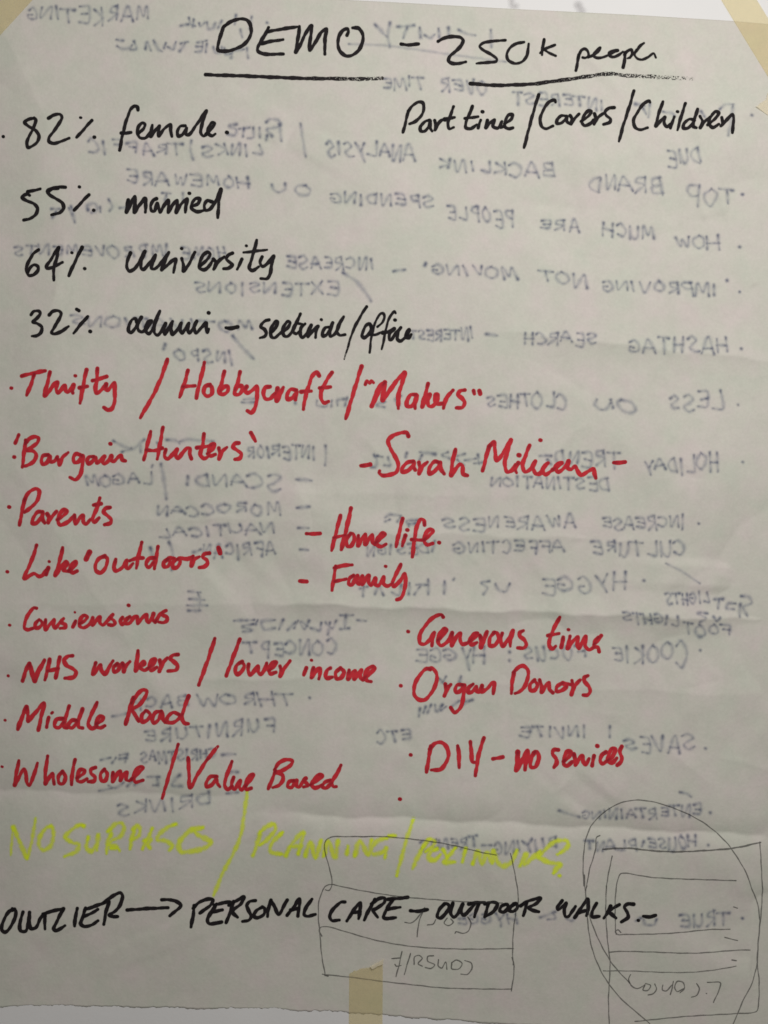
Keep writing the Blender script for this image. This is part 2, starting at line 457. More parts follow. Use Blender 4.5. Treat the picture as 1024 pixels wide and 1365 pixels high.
# ---- handwriting data: (origin x, origin y, enlargement, strokes)
BLACK = [
 ('heading', 'black capitals reading DEMO - 250k people', 5.0, [
  (256, 10, 4, '''182 82 168 90 150 145 135 200 138 222 160 226 210 220 262 198 298 165 314 120 308 80 290 58 262 50 225 58 195 72 172 92;
   407 97 390 130 365 175 348 205 350 225 375 238 430 241 485 239; 400 122 440 112 500 102 560 92; 370 184 420 172 484 162;
   572 90 565 150 552 230 580 180 615 110 637 86 632 140 626 220 660 170 690 120 716 102 708 160 708 240;
   826 138 834 118 828 102 805 110 783 145 777 185 790 225 820 248 855 245 890 215 910 170 908 125 888 100 855 98'''),
  (512, 20, 4, '''92 145 130 149 185 145; 290 130 320 112 370 104 410 108 424 125 415 150 380 185 350 215 345 235 365 248 400 250 438 240;
   {w=4.2} 650 124 600 126 560 132 530 138 512 155 530 175 575 200 605 225 600 238 560 242 495 249; {w=4.2} 750 134 710 142 675 165 658 195 665 230 700 248 740 240 765 205 772 170 774 145;
   {w=4.2} 857 120 850 160 845 205; {w=4} 915 150 880 165 850 180 835 195; {w=4} 855 175 885 195 918 211'''),
  (760, 45, 8, '''{w=4.8} 100 210 90 270 68 380; {w=4} 96 225 125 165 165 150 195 175 200 225 165 245 140 240; {w=4} 200 240 260 210 320 160 330 130 300 150 270 190 258 225 290 245 370 232 430 205 480 170 520 155 470 160 420 190 430 220 480 228 530 205 575 170; {w=5} 600 180 595 240 575 345; {w=4} 590 200 620 165 665 150 675 180 655 225 625 240; {w=4} 650 235 680 200 720 160 760 110 800 78; {w=3.6} 720 150 700 200 730 245 780 258 840 235 900 190 925 240'''),
 ]),
 ('handwritten_line', 'black handwriting reading 82% female', 4.6, [
  (0, 130, 4, '''12 203 14 204; 185 108 155 112 130 130 150 150 190 175 208 205 195 240 165 262 148 265 142 240 155 205 180 155 190 120 180 106;
   258 108 285 92 318 86 328 100 315 135 285 180 262 215 262 235 285 244 320 236 368 214; 426 102 430 103; 487 118 450 160 408 210; 500 208 502 209'''),
  (150, 130, 4, '''134 62 130 46 115 42 95 60 75 110 60 165 48 220 38 280; 45 186 70 188 98 184;
   135 190 165 165 172 140 158 132 140 150 132 185 145 212 175 215 205 175 212 145 204 175 204 205 228 172 250 148 246 175 246 204 275 165 308 142 310 170 316 206;
   388 150 362 152 345 180 352 205 372 198 395 160 392 195 405 198 450 140 500 68 480 130 470 185 485 203 510 190; 495 195 530 160 545 135 530 130 512 160 510 190 530 202 548 192; 608 184 611 185''')]),
 ('handwritten_line', 'black handwriting reading Part time / Carers / Children', 4.5, [
  (520, 110, 4, '''98 148 88 190 70 265; 96 155 120 120 150 100 176 105 180 138 165 178 135 205 105 218;
   212 198 188 205 162 235 165 258 185 258 208 228 216 202 214 240 225 258; 238 200 244 225 240 252 260 215 280 198 294 200; 340 125 325 165 310 212 315 245 340 238; 290 192 318 190 345 184;
   440 122 425 165 405 210 405 240 430 245 462 222; 400 190 440 184 470 180; 485 198 474 225 470 240; 492 152 495 153;
   520 198 512 240 538 208 558 195 550 232 575 240 598 205 590 235 612 228; 612 218 648 190 654 168 634 170 614 205 615 235 635 244 656 238;
   795 58 770 140 740 250 716 345; 885 98 880 88 855 95 820 140 803 190 810 230 835 243 870 228;
   945 175 915 172 893 195 893 215 915 212 940 186 945 178 945 205 960 216'''),
  (750, 110, 4, '''42 172 52 190 48 220 66 188 90 165; 100 205 140 175 155 150 140 148 115 175 105 210 120 228 150 215 166 195; 172 162 178 190 170 220 192 182 222 160;
   278 128 250 132 230 152 235 170 258 190 255 208 220 220; 383 40 360 120 325 230 303 312; 470 100 466 92 440 105 405 150 382 195 390 235 420 248 455 238;
   540 95 520 150 500 230 530 195 550 178 545 215 558 232 582 215; 600 178 585 215 578 240; 616 150 619 151; 658 108 638 170 615 250; 705 200 680 192 650 215 648 240 670 240 700 205 722 138 702 200 698 230 715 240;
   735 178 748 205 735 240 760 205 788 180; 775 225 815 190 835 160 820 152 795 175 782 215 800 238 835 220; 850 185 855 215 845 230 880 195 908 168 914 190 906 266''')]),
 ('handwritten_line', 'black handwriting reading 55% married', 4.8, [
  (10, 230, 4, '''118 120 105 112 85 118 75 130 95 145 140 165 160 190 150 220 115 245 82 250; 105 100 140 95 175 86; 310 80 270 78 235 86 216 100 225 118 260 140 295 165 300 190 280 215 235 226; {w=5.2} 225 98 245 86 270 84;
   384 76 386 77; 435 120 400 155 358 202; 460 202 462 203'''),
  (100, 230, 4, '''{w=5.4} 285 148 280 180 275 212 300 165 320 128 322 165 318 212 345 175 375 140 378 175 376 212;
   435 140 420 148 405 180 410 205 425 205 440 165 445 185 455 212 478 172 498 148 500 180 497 213 520 175 545 148 545 180 540 213 565 170 598 140 592 180 588 212; 608 110 611 111;
   620 180 655 165 665 140 645 138 625 160 622 190 650 208 690 200; 730 155 705 150 690 175 695 200 720 195 748 155 778 88 768 150 762 240''')]),
 ('handwritten_line', 'black handwriting reading 64% university', 4.8, [
  (10, 310, 4, '''163 90 135 110 108 155 97 195 110 225 135 225 160 200 160 178 140 170 118 185 105 210; 270 82 255 105 230 145 208 180 212 190 250 182 295 160; 275 80 262 140 247 200 250 255; 343 107 346 108; 398 78 370 135 328 230; 411 192 413 193'''),
  (150, 310, 4, '''95 108 80 150 76 185 90 205 115 195 145 150 172 100 155 150 152 188 165 195 195 165 230 118 212 165 208 190 225 192 265 155 300 105 275 160 262 200 290 175 318 150 338 142 332 175 326 212;
   370 138 378 170 378 205 400 180 440 105; 369 85 371 86; 465 178 500 150 520 115 510 105 485 120 465 160 465 190 490 198 522 170 538 142; 538 142 552 160 540 195 565 155 596 130;
   640 110 620 120 608 140 625 158 640 172 620 190 592 192; 690 142 675 178 665 195; 714 70 716 71; 770 40 755 100 735 165 730 190 745 202 780 182; {w=4} 700 106 760 100 825 92;
   798 130 788 160 800 180 830 162 860 125 850 170 840 220 825 245 790 245''')]),
 ('handwritten_line', 'black handwriting reading 32% admin - secretarial / office', 4.7, [
  (20, 390, 4, '''85 118 100 100 128 98 135 112 118 138 95 155 120 165 145 185 140 212 115 230 90 232; 185 120 205 102 235 98 248 110 238 145 210 190 198 215 215 222 250 208 290 182; 330 90 344 98; 390 128 355 170 315 218; 402 207 404 208'''),
  (160, 390, 4, '''{w=5.4} 565 186 590 189 628 182'''),
  (320, 390, 4, '''{w=4.2,taper=0.55,dry0=0.2,dry1=0.75} 675 75 640 130 600 210 575 290 555 355'''),
  (165, 405, 8, '''140 200 130 160 95 170 60 230 55 290 80 308 130 250 190 145 155 220 160 285 195 300 250 260 300 180 270 185 240 240 240 300 270 320 310 270 385 75 330 220 330 310 360 335 410 280 450 210 430 280 440 325 480 260 525 185 505 260 520 325 560 290 615 205 600 270 620 312 660 260 695 205 680 270 700 310 780 185 750 250 770 312 830 250 880 200 880 290 890 305 905 265; 902 93 906 95'''),
  (335, 410, 8, '''190 130 150 140 105 180 100 205 140 230 160 270 145 300 90 320; 210 260 260 210 285 150 265 140 225 190 205 260 215 310 250 318 300 280 350 240 390 210 415 160 390 145 350 190 335 250 350 300 385 305 430 260 480 160 525 65; 525 65 480 160 445 250 475 275 510 250; {w=4} 490 165 550 175; 575 170 530 210 525 290 545 318 590 270 640 185 610 250 605 310 650 250 715 195 690 250 685 315; 747 125 750 127; 830 205 790 210 760 260 765 300 800 290 870 160 840 240 845 305 890 280 940 180 985 95 930 190 915 260 945 290 1000 285'''),
  (470, 400, 11.38, '''285 400 260 360 210 380 160 470 145 540 180 570 240 520 280 430 270 380; {w=2.6} 290 425 320 420; {w=3.6} 380 405 450 340 485 250 470 205 430 205 370 280 320 420 290 540 260 790; {w=3.6} 260 520 350 525 430 490 465 470; {w=3.6} 655 195 635 170 590 220 540 320 500 470 480 580 445 745; {w=4.6} 455 505 540 480 635 435 560 520 560 600 590 600 660 500 735 415 690 500 680 590 730 620 800 570 850 530; {w=4.6} 815 540 870 460 860 440 820 490 815 560 860 575 890 520; 640 302 650 304''')]),
 ('handwritten_line', 'black capitals reading OUTLIER, an arrow, PERSONAL CARE - OUTDOOR WALKS', 5.0, [
  (0, 1170, 4, '''78 168 50 180 15 235 8 280 25 292 55 265 82 205 85 175 65 165; 125 182 106 245 110 284 135 286 152 240 160 182 156 235 166 272 190 268 215 218 236 192; 230 192 270 180 340 165; {w=4.6} 240 192 238 276; 338 165 310 220 285 275 295 286 345 258;
   412 165 400 215 396 262; 455 165 440 210 428 250 445 265 490 255 520 235; 450 172 490 160 560 135; 442 212 480 195 520 172; 580 130 562 190 550 255; 550 135 610 95 640 82 652 100 640 145 610 185 580 205 600 212 625 212;
   675 177 780 168 895 162; 862 120 900 118 940 128 965 148 935 180 905 206'''),
  (220, 1170, 4, '''155 150 150 200 138 265; 150 165 185 130 235 115 255 120 240 150 185 190; {w=5.4} 275 142 250 180 225 230 235 248 280 245 300 240; 262 148 310 136 348 132; 248 188 285 178 305 175;
   365 130 345 190 325 245; 340 150 380 125 420 106 405 140 365 175 360 190 385 215; 482 125 450 130 435 150 445 180 458 210 445 232 412 240; 520 160 485 180 472 210 490 220 525 200 532 170 518 158;
   565 120 550 175 545 212; 565 120 585 160 605 200 630 160 652 118; 650 205 685 160 718 112 715 160 708 208; 670 174 712 165; 785 112 755 155 742 200 760 208 802 198'''),
  (420, 1170, 4, '''160 130 140 130 100 165 78 210 90 232 130 230; 170 235 200 185 242 132 240 180 232 222; 195 192 240 182; 320 115 290 170 262 230; 300 140 340 112 372 108 370 130 330 165 310 175 335 215;
   415 115 385 165 365 215 380 222 430 215; {w=5.4} 390 115 440 110 495 104; 385 170 455 158; {w=5.4} 510 178 550 180 600 172;
   690 140 665 170 652 210 670 218 695 195 715 150 700 138 688 142; 735 135 724 190 740 212 765 190 788 140 780 180 792 202 825 172 850 145; 820 140 870 132 905 130; 872 138 850 210; 925 138 916 170 905 210; 905 140 950 128 972 138 956 175 912 206'''),
  (660, 1170, 4, '''55 140 35 150 25 175 45 182 70 160 65 140 50 138; 105 135 85 150 75 172 95 178 118 155 112 135 98 136; 168 128 160 165 150 200; 135 146 180 118 240 106 222 130 178 158 198 170 232 178;
   {w=4.6} 356 118 332 155 336 168 378 132 368 170 374 204 392 205 410 178 428 150; 425 210 455 165 492 112 496 160 488 202; 440 186 500 170; 540 135 516 185 518 208 556 206; 615 150 598 190 580 215; 662 143 605 180 622 195 645 215;
   738 140 706 140 690 155 705 185 710 212 674 236; {w=5} 764 228 767 229; 792 205 825 210 858 202''')]),
]
UNDER = [
 (256, 10, 4, '{w=4.8,dry0=0.0,dry1=0.78,dryp=0.6} 70 352 150 355 300 358 450 364 600 370 760 372 900 374 1015 370'),
 (512, 20, 4, '{w=4.8,dry0=0.05,dry1=0.9,dryp=0.45} 462 358 520 363 600 367 700 364 800 360 900 348 1000 336 1032 330 1132 315 1212 308 1292 317 1392 320 1482 324 1572 330 1650 333'),
]
RED = [
 ('red handwriting on the left reading Thrifty and two more words, ending in quote marks', 5.4, [
  (0, 470, 4, '''53 186 57 187; 112 124 160 112 215 102 242 97; 182 115 165 165 140 225; 268 105 255 160 238 230 265 205 290 170 308 158 302 195 310 215 330 195 348 176 352 205 362 212 382 190 394 172 386 205 390 216; 402 123 405 124;
   462 92 450 150 428 270; 425 188 468 180; 520 85 518 140 510 190 515 215 545 195 566 168; 495 150 535 138 570 128; 566 168 562 190 575 200 600 170 610 160 612 220 610 270 595 300 575 305 555 292;
   {dry0=0.1,dry1=0.55} 892 35 860 130 815 230 775 300 748 348'''),
  (220, 470, 4, '''122 95 105 160 78 238; 210 52 195 120 180 180 168 242; 95 182 160 176; 240 170 215 180 208 215 225 232 250 220 250 185 235 172; 316 100 305 150 290 215 310 222 335 205 335 180 310 185 295 205; 400 102 385 170 372 220 395 222 412 200 408 178 385 180 372 200;
   435 180 425 200 440 215 465 200 488 178 490 240 480 295 460 320 440 310; 560 180 535 185 525 215 535 245 560 245 590 215; {w=6.4} 600 190 595 220 595 256 612 220 630 184; 700 200 670 195 650 225 655 248 680 240 702 205 695 250;
   822 122 808 104 785 125 765 180 745 250 738 302; 725 208 780 204; 890 105 860 150 835 200 832 245 850 268 872 260; 825 188 882 182'''),
  (420, 470, 4, '''{dry0=0.05,dry1=0.45} 248 72 215 180 185 280 164 352; {w=4.6} 268 170 278 150 292 162 300 150 312 160;
   {w=5.8} 372 158 345 200 302 285 325 225 345 180 372 160 365 215 360 255 400 200 440 145 478 108 465 160 445 230 445 298; 540 225 510 225 490 260 492 285 515 285 535 250 545 230 532 275 535 298;
   800 200 772 205 762 225 785 245 798 265 785 292 755 295; 846 204 850 220; 876 204 880 220'''),
  (530, 480, 9.31, '''380 295 345 430 305 580 350 500 400 430 375 500 390 570 430 575 490 500 500 430 470 430 460 490 490 540 560 540; 690 375 620 450 590 520 570 595''')]),
 ('red handwriting reading Bargain Hunters between single quote marks', 5.2, [
  (0, 560, 4, '''95 78 85 100 75 120; 69 196 72 197; 132 105 124 170 115 250; 130 125 150 100 185 88 203 95 195 120 165 145 140 160 175 165 190 185 175 220 140 242 118 246;
   255 185 228 190 218 215 225 235 250 225 264 192 268 222 290 218 304 196; 300 200 312 215 315 238 335 195 362 172; 435 190 405 180 390 200 395 225 420 220 440 190 438 240 425 290 400 318 370 305;
   500 195 475 195 462 215 470 232 490 222 508 198 515 228 540 210 556 192 546 222 556 234 580 212 594 190 594 216 606 220 630 196 646 188 652 212 668 218; 587 125 590 126'''),
  (150, 560, 4, '''205 60 190 120 168 212; 270 40 258 110 240 208; 180 160 225 162 268 150; 286 158 280 195 295 206 325 182 347 155 340 190 352 205 378 172 402 150 416 152 414 180 424 206;
   490 75 485 130 472 185 490 205 520 190; 452 148 500 142 530 134; 510 180 540 150 545 130 528 135 515 165 525 192 552 184; 570 150 575 180 570 208 590 165 612 145; 675 122 655 125 645 145 665 160 688 180 680 205 655 210; 738 68 750 88 763 112''')]),
 ('red handwritten first name and surname between two dashes', 5.4, [
  (460, 560, 4, '''85 242 110 240 135 236; 338 85 330 68 305 66 260 80 230 110 240 145 265 190 285 235 275 275 240 290 200 295 182 280 185 270; 365 220 335 225 305 255 305 275 335 270 365 235 370 225 368 250 375 265;
   395 225 400 250 395 285 415 245 440 222; 500 225 480 220 450 255 452 285 475 275 505 235 510 225 512 260 530 285; 590 155 575 220 568 295 590 260 615 235 628 245 630 285 655 295'''),
  (620, 560, 4, '''130 135 115 190 95 270; 128 140 155 118 160 160 170 215 200 180 225 140 245 105 230 160 212 230 225 275 250 268 270 238; 284 228 268 262 276 280; 286 186 290 187; 345 135 325 185 308 240 320 275 350 262 376 218 365 255 378 285 402 283 425 250 445 228 424 245 415 275 432 290 468 265;
   468 265 500 245 520 226 500 230 485 255 500 275 540 245 555 218 550 252 570 262 590 246 605 270 625 292 665 270 692 258 695 285 702 308; 402 106 406 107; 798 225 828 226 858 223''')]),
 ('red handwriting reading Parents', 5.2, [
  (0, 650, 4, '''{w=4.6} 40 102 44 103; 128 60 112 130 98 200; 125 70 140 40 165 15 190 5 208 20 200 60 180 90 150 115 125 130; 225 130 200 130 172 165 168 190 190 190 215 160 228 135 225 170 236 188; 250 140 260 160 256 188 275 155 300 128;
   304 172 335 150 355 125 340 118 315 145 308 180 320 200 360 182 394 148; 394 148 400 194 420 165 440 150 442 182 455 195 480 170; 530 55 510 120 490 170 500 185 526 162; 496 92 536 86; 585 105 560 110 550 130 572 150 590 170 585 190 555 198''')]),
 ('red handwriting reading Like outdoors', 5.2, [
  (0, 700, 4, '''{w=4.6} 29 250 32 251; 190 108 165 180 122 285 150 270 175 260 200 275 220 268 245 235; 252 228 240 264; {w=4} 257 195 259 196; 332 120 315 190 290 270 320 225 348 196 356 206 340 226 336 240 372 250; 360 245 400 210 402 196 384 204 368 235 385 255 408 245; {w=6.6} 474 144 466 160 457 182'''),
  (110, 700, 4, '''115 165 85 180 65 215 70 245 95 255 120 225 130 180 112 165; 175 182 165 225 175 245 205 230 235 190 228 220 240 232 268 205; 315 92 300 150 285 230; 250 190 285 177 322 176; 385 175 355 178 338 210 350 225 378 200; 402 115 392 170 382 232;
   455 180 432 200 435 222 455 220 465 195 458 178 490 178; 510 180 480 200 485 228 505 225 520 195 512 178 560 180 588 165; 590 165 582 195 580 218 600 180 622 168; 675 150 650 155 640 170 660 185 665 205 650 222 622 226; {w=6} 724 120 732 150''')]),
 ('red handwriting reading - Home life', 5.2, [
  (390, 660, 4, '''75 205 112 206 148 205; 256 108 235 190 208 295; {w=5.8} 312 70 290 170 260 290; {w=4.6} 220 228 282 212; 310 205 290 235 292 272 312 272 330 235 322 205 308 205; 352 215 350 270 372 230 388 208 388 262 410 230 426 212 426 250 440 262; 442 255 475 225 495 208 480 200 455 230 450 262 470 275 500 262;
   588 125 572 190 552 275; 602 215 586 272; 611 185 615 186; 705 160 702 135 685 128 665 165 652 230 640 330; 635 238 700 240; 702 240 735 212 750 190 735 182 712 205 702 245 720 266 748 258; {w=5.8} 782 253 785 254''')]),
 ('red handwriting reading - Family', 5.2, [
  (380, 730, 4, '''78 178 115 182; {w=4.8} 270 100 262 150 250 228; 262 108 300 98 358 92; 264 182 325 168; 365 150 345 165 340 195 355 200 375 170 386 150 386 190 398 196 412 152 412 200 432 165 447 150 446 190 458 203 482 165 480 198 500 203 526 158 524 190 545 206 575 190; 536 100 539 101;
   618 90 590 150 572 192 582 208 612 180 640 140 642 200 630 250 615 272 597 278''')]),
 ('red handwriting reading Consiensions with a bullet point', 4.9, [
  (0, 790, 4, '''{w=4.4} 43 175 47 176; 190 85 175 82 150 110 128 160 125 190 145 200 170 192; 205 145 185 165 185 188 205 188 222 165 212 148; 240 145 236 180 242 198 264 168 285 145 283 175 292 188 312 165 336 140 322 158 345 172 346 186 318 192;
   400 152 385 184; {w=3} 396 106 397 107; 420 168 450 150 462 130 445 122 425 145 422 180 445 188 480 165 492 134 490 176 512 148 532 130 530 162 545 174 572 150 600 118 588 134 606 148 612 164 598 175 578 172;
   652 132 640 152 650 170 682 140; 684 68 687 69; 690 130 668 146 668 166 690 162 715 132 730 128 732 166 756 138 780 118 782 150 792 162 818 112 812 145 826 158; 826 158 850 120 885 95 864 106 868 120 890 132 888 150 868 160 846 158''')]),
 ('red handwriting reading NHS workers / lower income', 5.4, [
  (0, 850, 4, '''{w=4} 37 205 39 206; {w=6} 155 140 135 180 118 232; {w=6.2} 155 140 170 185 185 232 205 180 238 120; 265 115 255 170 240 225; 318 105 308 160 298 215; 252 178 310 165; 385 98 360 100 340 120 355 150 385 165 405 185 395 210 345 216;
   510 135 500 165 495 195 520 165 535 145 540 175 558 195 580 160 602 125; 625 140 605 160 608 182 628 175 638 150 620 140; 652 138 660 160 660 182 675 145 692 128; 735 70 730 120 722 178 745 150 765 130 768 140 745 155 770 175 792 162;
   788 165 820 135 825 118 805 125 795 155 805 175 835 160; 850 122 856 150 848 180 868 135 890 108; 948 92 920 95 905 112 925 130 945 150 938 172 895 180'''),
  (250, 850, 4, '''{dry0=0.0,dry1=0.4} 145 5 110 110 58 255; {dry0=0.05,dry1=0.4} 278 10 240 110 205 205; 290 130 260 150 252 180 265 198 285 185 300 150 288 132; 324 145 322 175 332 200 355 180 374 155 375 185 390 198 412 168 420 138; 432 180 460 152 470 135 450 140 432 165 440 195 470 188;
   492 155 498 180 492 208 515 165 545 128; 632 165 620 200; {w=4.6} 659 123 662 124; 670 165 660 215 685 180 706 168 704 200 700 222; 762 165 745 175 735 205 745 218 772 212; 815 165 790 190 795 220 820 215 835 185 818 166; 862 175 856 222 880 188 894 178 890 222 910 192 928 174 922 212 935 226; 942 215 975 190 1000 165 990 155 965 165 948 200 955 228 980 235''')]),
 ('red handwriting reading Middle Road', 5.2, [
  (0, 910, 4, '''{w=4.2} 22 202 25 203; {w=6.2} 140 130 115 190 95 248; {w=5.6} 142 130 150 175 150 205 185 165 235 110 225 165 208 250; 262 185 252 235; {w=4} 278 162 283 158; 340 190 305 195 295 230 315 238 345 210; 370 125 345 210 345 235 360 240; 410 200 385 200 365 230 385 240 415 205; 440 140 420 205 420 235 442 242;
   518 105 490 165 470 220 490 245 518 232; 512 222 545 200 550 185 535 180 515 205 515 235 540 240 560 230; {w=6} 712 80 690 150 670 222; 700 110 735 60 765 38 782 45 770 85 740 120 705 145 715 165 740 205;
   778 150 755 175 760 210 785 200 800 170 785 152; 862 152 830 158 812 192 820 216 846 196 864 160 868 195 882 212; 958 172 925 158 896 180 890 208 918 213 952 194 974 168; 1005 72 985 130 970 185 985 215 1005 218''')]),
 ('red handwriting reading Wholesome / Value Based', 5.0, [
  (0, 980, 4, '''{w=4.2} 6 170 10 171; 102 135 90 190 75 270 100 225 130 180 140 210 145 255 155 268 180 220 205 145; 260 108 250 170 245 258 265 225 285 200 290 235 292 258; 338 190 318 215 320 252 340 255 355 220 340 190; 405 128 392 190 385 260; 415 225 450 200 455 185 435 180 420 205 418 240 440 245 468 230;
   512 170 490 180 490 200 510 220 505 242 475 245; 560 180 540 205 545 240 565 240 575 205 560 180; 605 198 603 245 628 205 644 190 644 240 664 208 678 196 676 235 692 243; 700 235 740 200 765 170 750 165 725 190 715 225 725 248 765 238; {w=4.6} 952 48 910 190 866 335'''),
  (220, 980, 4, '''125 118 130 200 135 278 180 200 225 130; {dry0=0.0,dry1=0.6} 225 130 282 60; 275 220 245 220 220 255 222 275 250 265 275 235 280 255 294 275; 358 140 335 200 318 265 335 290 358 272; 366 225 356 268 370 288 402 242 396 275 410 292 430 265; 428 275 465 225 470 212 450 220 430 255 435 290 460 282;
   590 190 570 240 552 285; 585 185 605 150 650 130 680 135 670 160 630 185 590 200 625 210 630 235 610 265 575 278; 690 240 665 245 655 270 675 275 698 245 705 238 702 265 716 272 740 240 752 226 740 238 756 250 764 264 740 272; 778 260 812 235 840 212 825 205 795 230 785 262 800 275 842 258; 882 235 855 245 840 268 860 275 892 248; 940 155 915 205 890 250 900 268 915 268''')]),
 ('red handwriting reading Generous time', 5.2, [
  (520, 800, 4, '''{w=4.8} 96 170 99 171; 285 92 275 78 245 85 195 130 160 190 160 230 185 238 215 210 238 175 228 210 225 245; 256 215 290 180 305 160 290 152 265 185 258 230 275 245 310 222 332 176; 332 176 330 245 355 200 376 178 376 215 388 238 412 232; 422 225 460 195 470 178 450 180 430 210 435 240 466 228;
   {w=6} 482 190 490 220 488 255 505 210 520 172; 560 175 535 205 535 245 560 245 580 210 575 180 555 175; 602 180 592 220 605 248 630 215 660 165 645 215 645 250; 715 165 695 175 695 195 720 215 730 240 715 258 685 258'''),
  (700, 800, 4, '''188 92 160 150 135 215 135 250 150 262 168 248; 125 192 185 180; 208 200 198 255; {w=4.4} 234 160 237 161; 245 195 232 260 262 218 286 200 284 240 292 260 312 222 328 196 326 248 345 268 374 252; 372 240 392 216 412 192; 396 202 376 226 374 250 392 254 400 278''')]),
 ('red handwriting reading Organ Donors', 5.2, [
  (520, 870, 4, '''{w=4.8} 56 177 59 178; 215 92 195 88 160 120 130 180 130 225 155 252 190 250 225 210 250 150 245 105 225 85 205 90; 295 170 300 200 290 232 310 190 325 172; 390 175 360 175 348 200 355 215 380 205 398 175 392 240 375 300 345 322 325 295; 445 170 420 190 420 215 440 212 462 182 464 208 478 212 492 178; 492 178 490 212 520 195 545 165 558 165 552 222;
   665 105 655 160 650 222; 660 110 690 80 715 75 738 95 738 140 720 185 690 215 670 222; 775 150 750 175 752 205 775 205 790 175 772 152; 802 150 812 180 812 215 840 172 852 162 855 200 872 218; 925 165 895 185 892 210 920 205 945 185 925 165 970 175; 975 152 980 190 972 228 990 180 1018 150'''),
  (640, 870, 4, '''580 125 560 135 560 155 585 185 590 210 575 230 555 230''')]),
 ('red handwriting reading DIY - no services, with a lone bullet point below', 5.4, [
  (520, 970, 4, '''{w=4.8} 109 143 112 144; 218 100 205 170 195 235; 212 115 240 85 270 78 300 100 312 140 300 185 270 220 220 225; 362 98 368 150 368 212; 430 78 435 140 440 182 450 185; 502 58 475 140 455 255; 550 168 602 158; {w=6.4} 682 132 680 180 672 228 702 180 735 126 728 170 720 225; 775 130 755 160 752 210 775 210 795 165 785 130 765 135; {w=5} 51 377 54 378'''),
  (660, 970, 4, '''338 120 315 120 308 140 325 165 330 190 315 212; 366 182 395 155 405 130 388 128 370 160 368 195 385 205 410 182; 420 142 430 180 428 200 450 165 466 152 470 180 482 196 502 165; 528 150 516 200; 544 98 547 99; 590 130 570 145 560 175 570 190 596 176; 598 175 626 150 640 115 622 112 605 145 602 175 620 185 648 160; 675 100 665 125 674 160 665 185 650 198''')]),
]
YELLOW = [
 ('yellow highlighter capitals reading NO SURPRISES / PLANNING and an unreadable third word', 5.8, [
  (0, 1080, 4, '''{w=6.6} 72 92 95 140 148 255; {w=4.6} 148 255 170 180 195 40; {w=3.4} 70 95 58 240; 280 80 250 90 215 150 215 190 240 208 275 185 292 130 285 85; 450 80 430 75 380 105 355 140 385 165 425 180 410 215 350 242; 475 140 465 200 490 218 515 180 528 130 520 185 520 212;
   595 120 575 180 570 230; 580 110 620 70 650 65 665 90 650 130 600 160 580 180 620 190 640 215; 590 200 625 200; 722 90 705 150 695 205; 712 100 735 80 750 100 740 135 705 155; 815 95 790 150 760 205; 770 160 808 150 790 180 802 200; 940 72 900 85 850 130 840 155 880 160 920 185 905 212'''),
  (230, 1080, 4, '''{w=7} 165 88 100 105 50 150 35 195 50 220 110 215 180 195 205 165 180 150 140 130 112 98; {w=5.2} 400 -110 385 5 365 130 320 240 270 330 220 455; 470 110 455 170 430 240; 465 120 500 85 545 70 550 95 520 140 465 185; 590 110 540 160 520 195 530 220 590 228; 605 235 640 170 700 110 690 160 672 225; 630 185 690 180;
   {w=6.6} 710 235 738 160 764 245 795 150; {w=6.6} 808 235 832 155 868 240 884 150; 938 180 930 226'''),
  (420, 1080, 4, '''{w=6.6} 212 235 240 155 285 225 302 150; 385 140 340 150 300 200 310 225 360 215 380 190 372 245; 395 130 430 128; {w=5.2} 525 45 490 140 465 230 435 345; {w=6} 575 190 545 250 520 305; 575 190 610 150 635 158 625 190 590 215; {w=6.6} 650 200 612 220 606 250 635 262 668 230; {w=6.6} 682 205 704 250 690 272 742 270; 748 195 702 250; 802 200 784 270'''),
  (560, 1080, 4, '''{w=6.6} 280 280 305 215 330 280 355 222 382 275 390 210 412 270 440 290 480 275 512 212; {w=6.6} 530 290 562 230 552 282 600 245 640 215 624 240 660 260 692 275 745 285 722 310 710 332; 630 245 680 190 730 160 780 160 790 180 760 212 730 232; 740 345 744 346''')]),
]
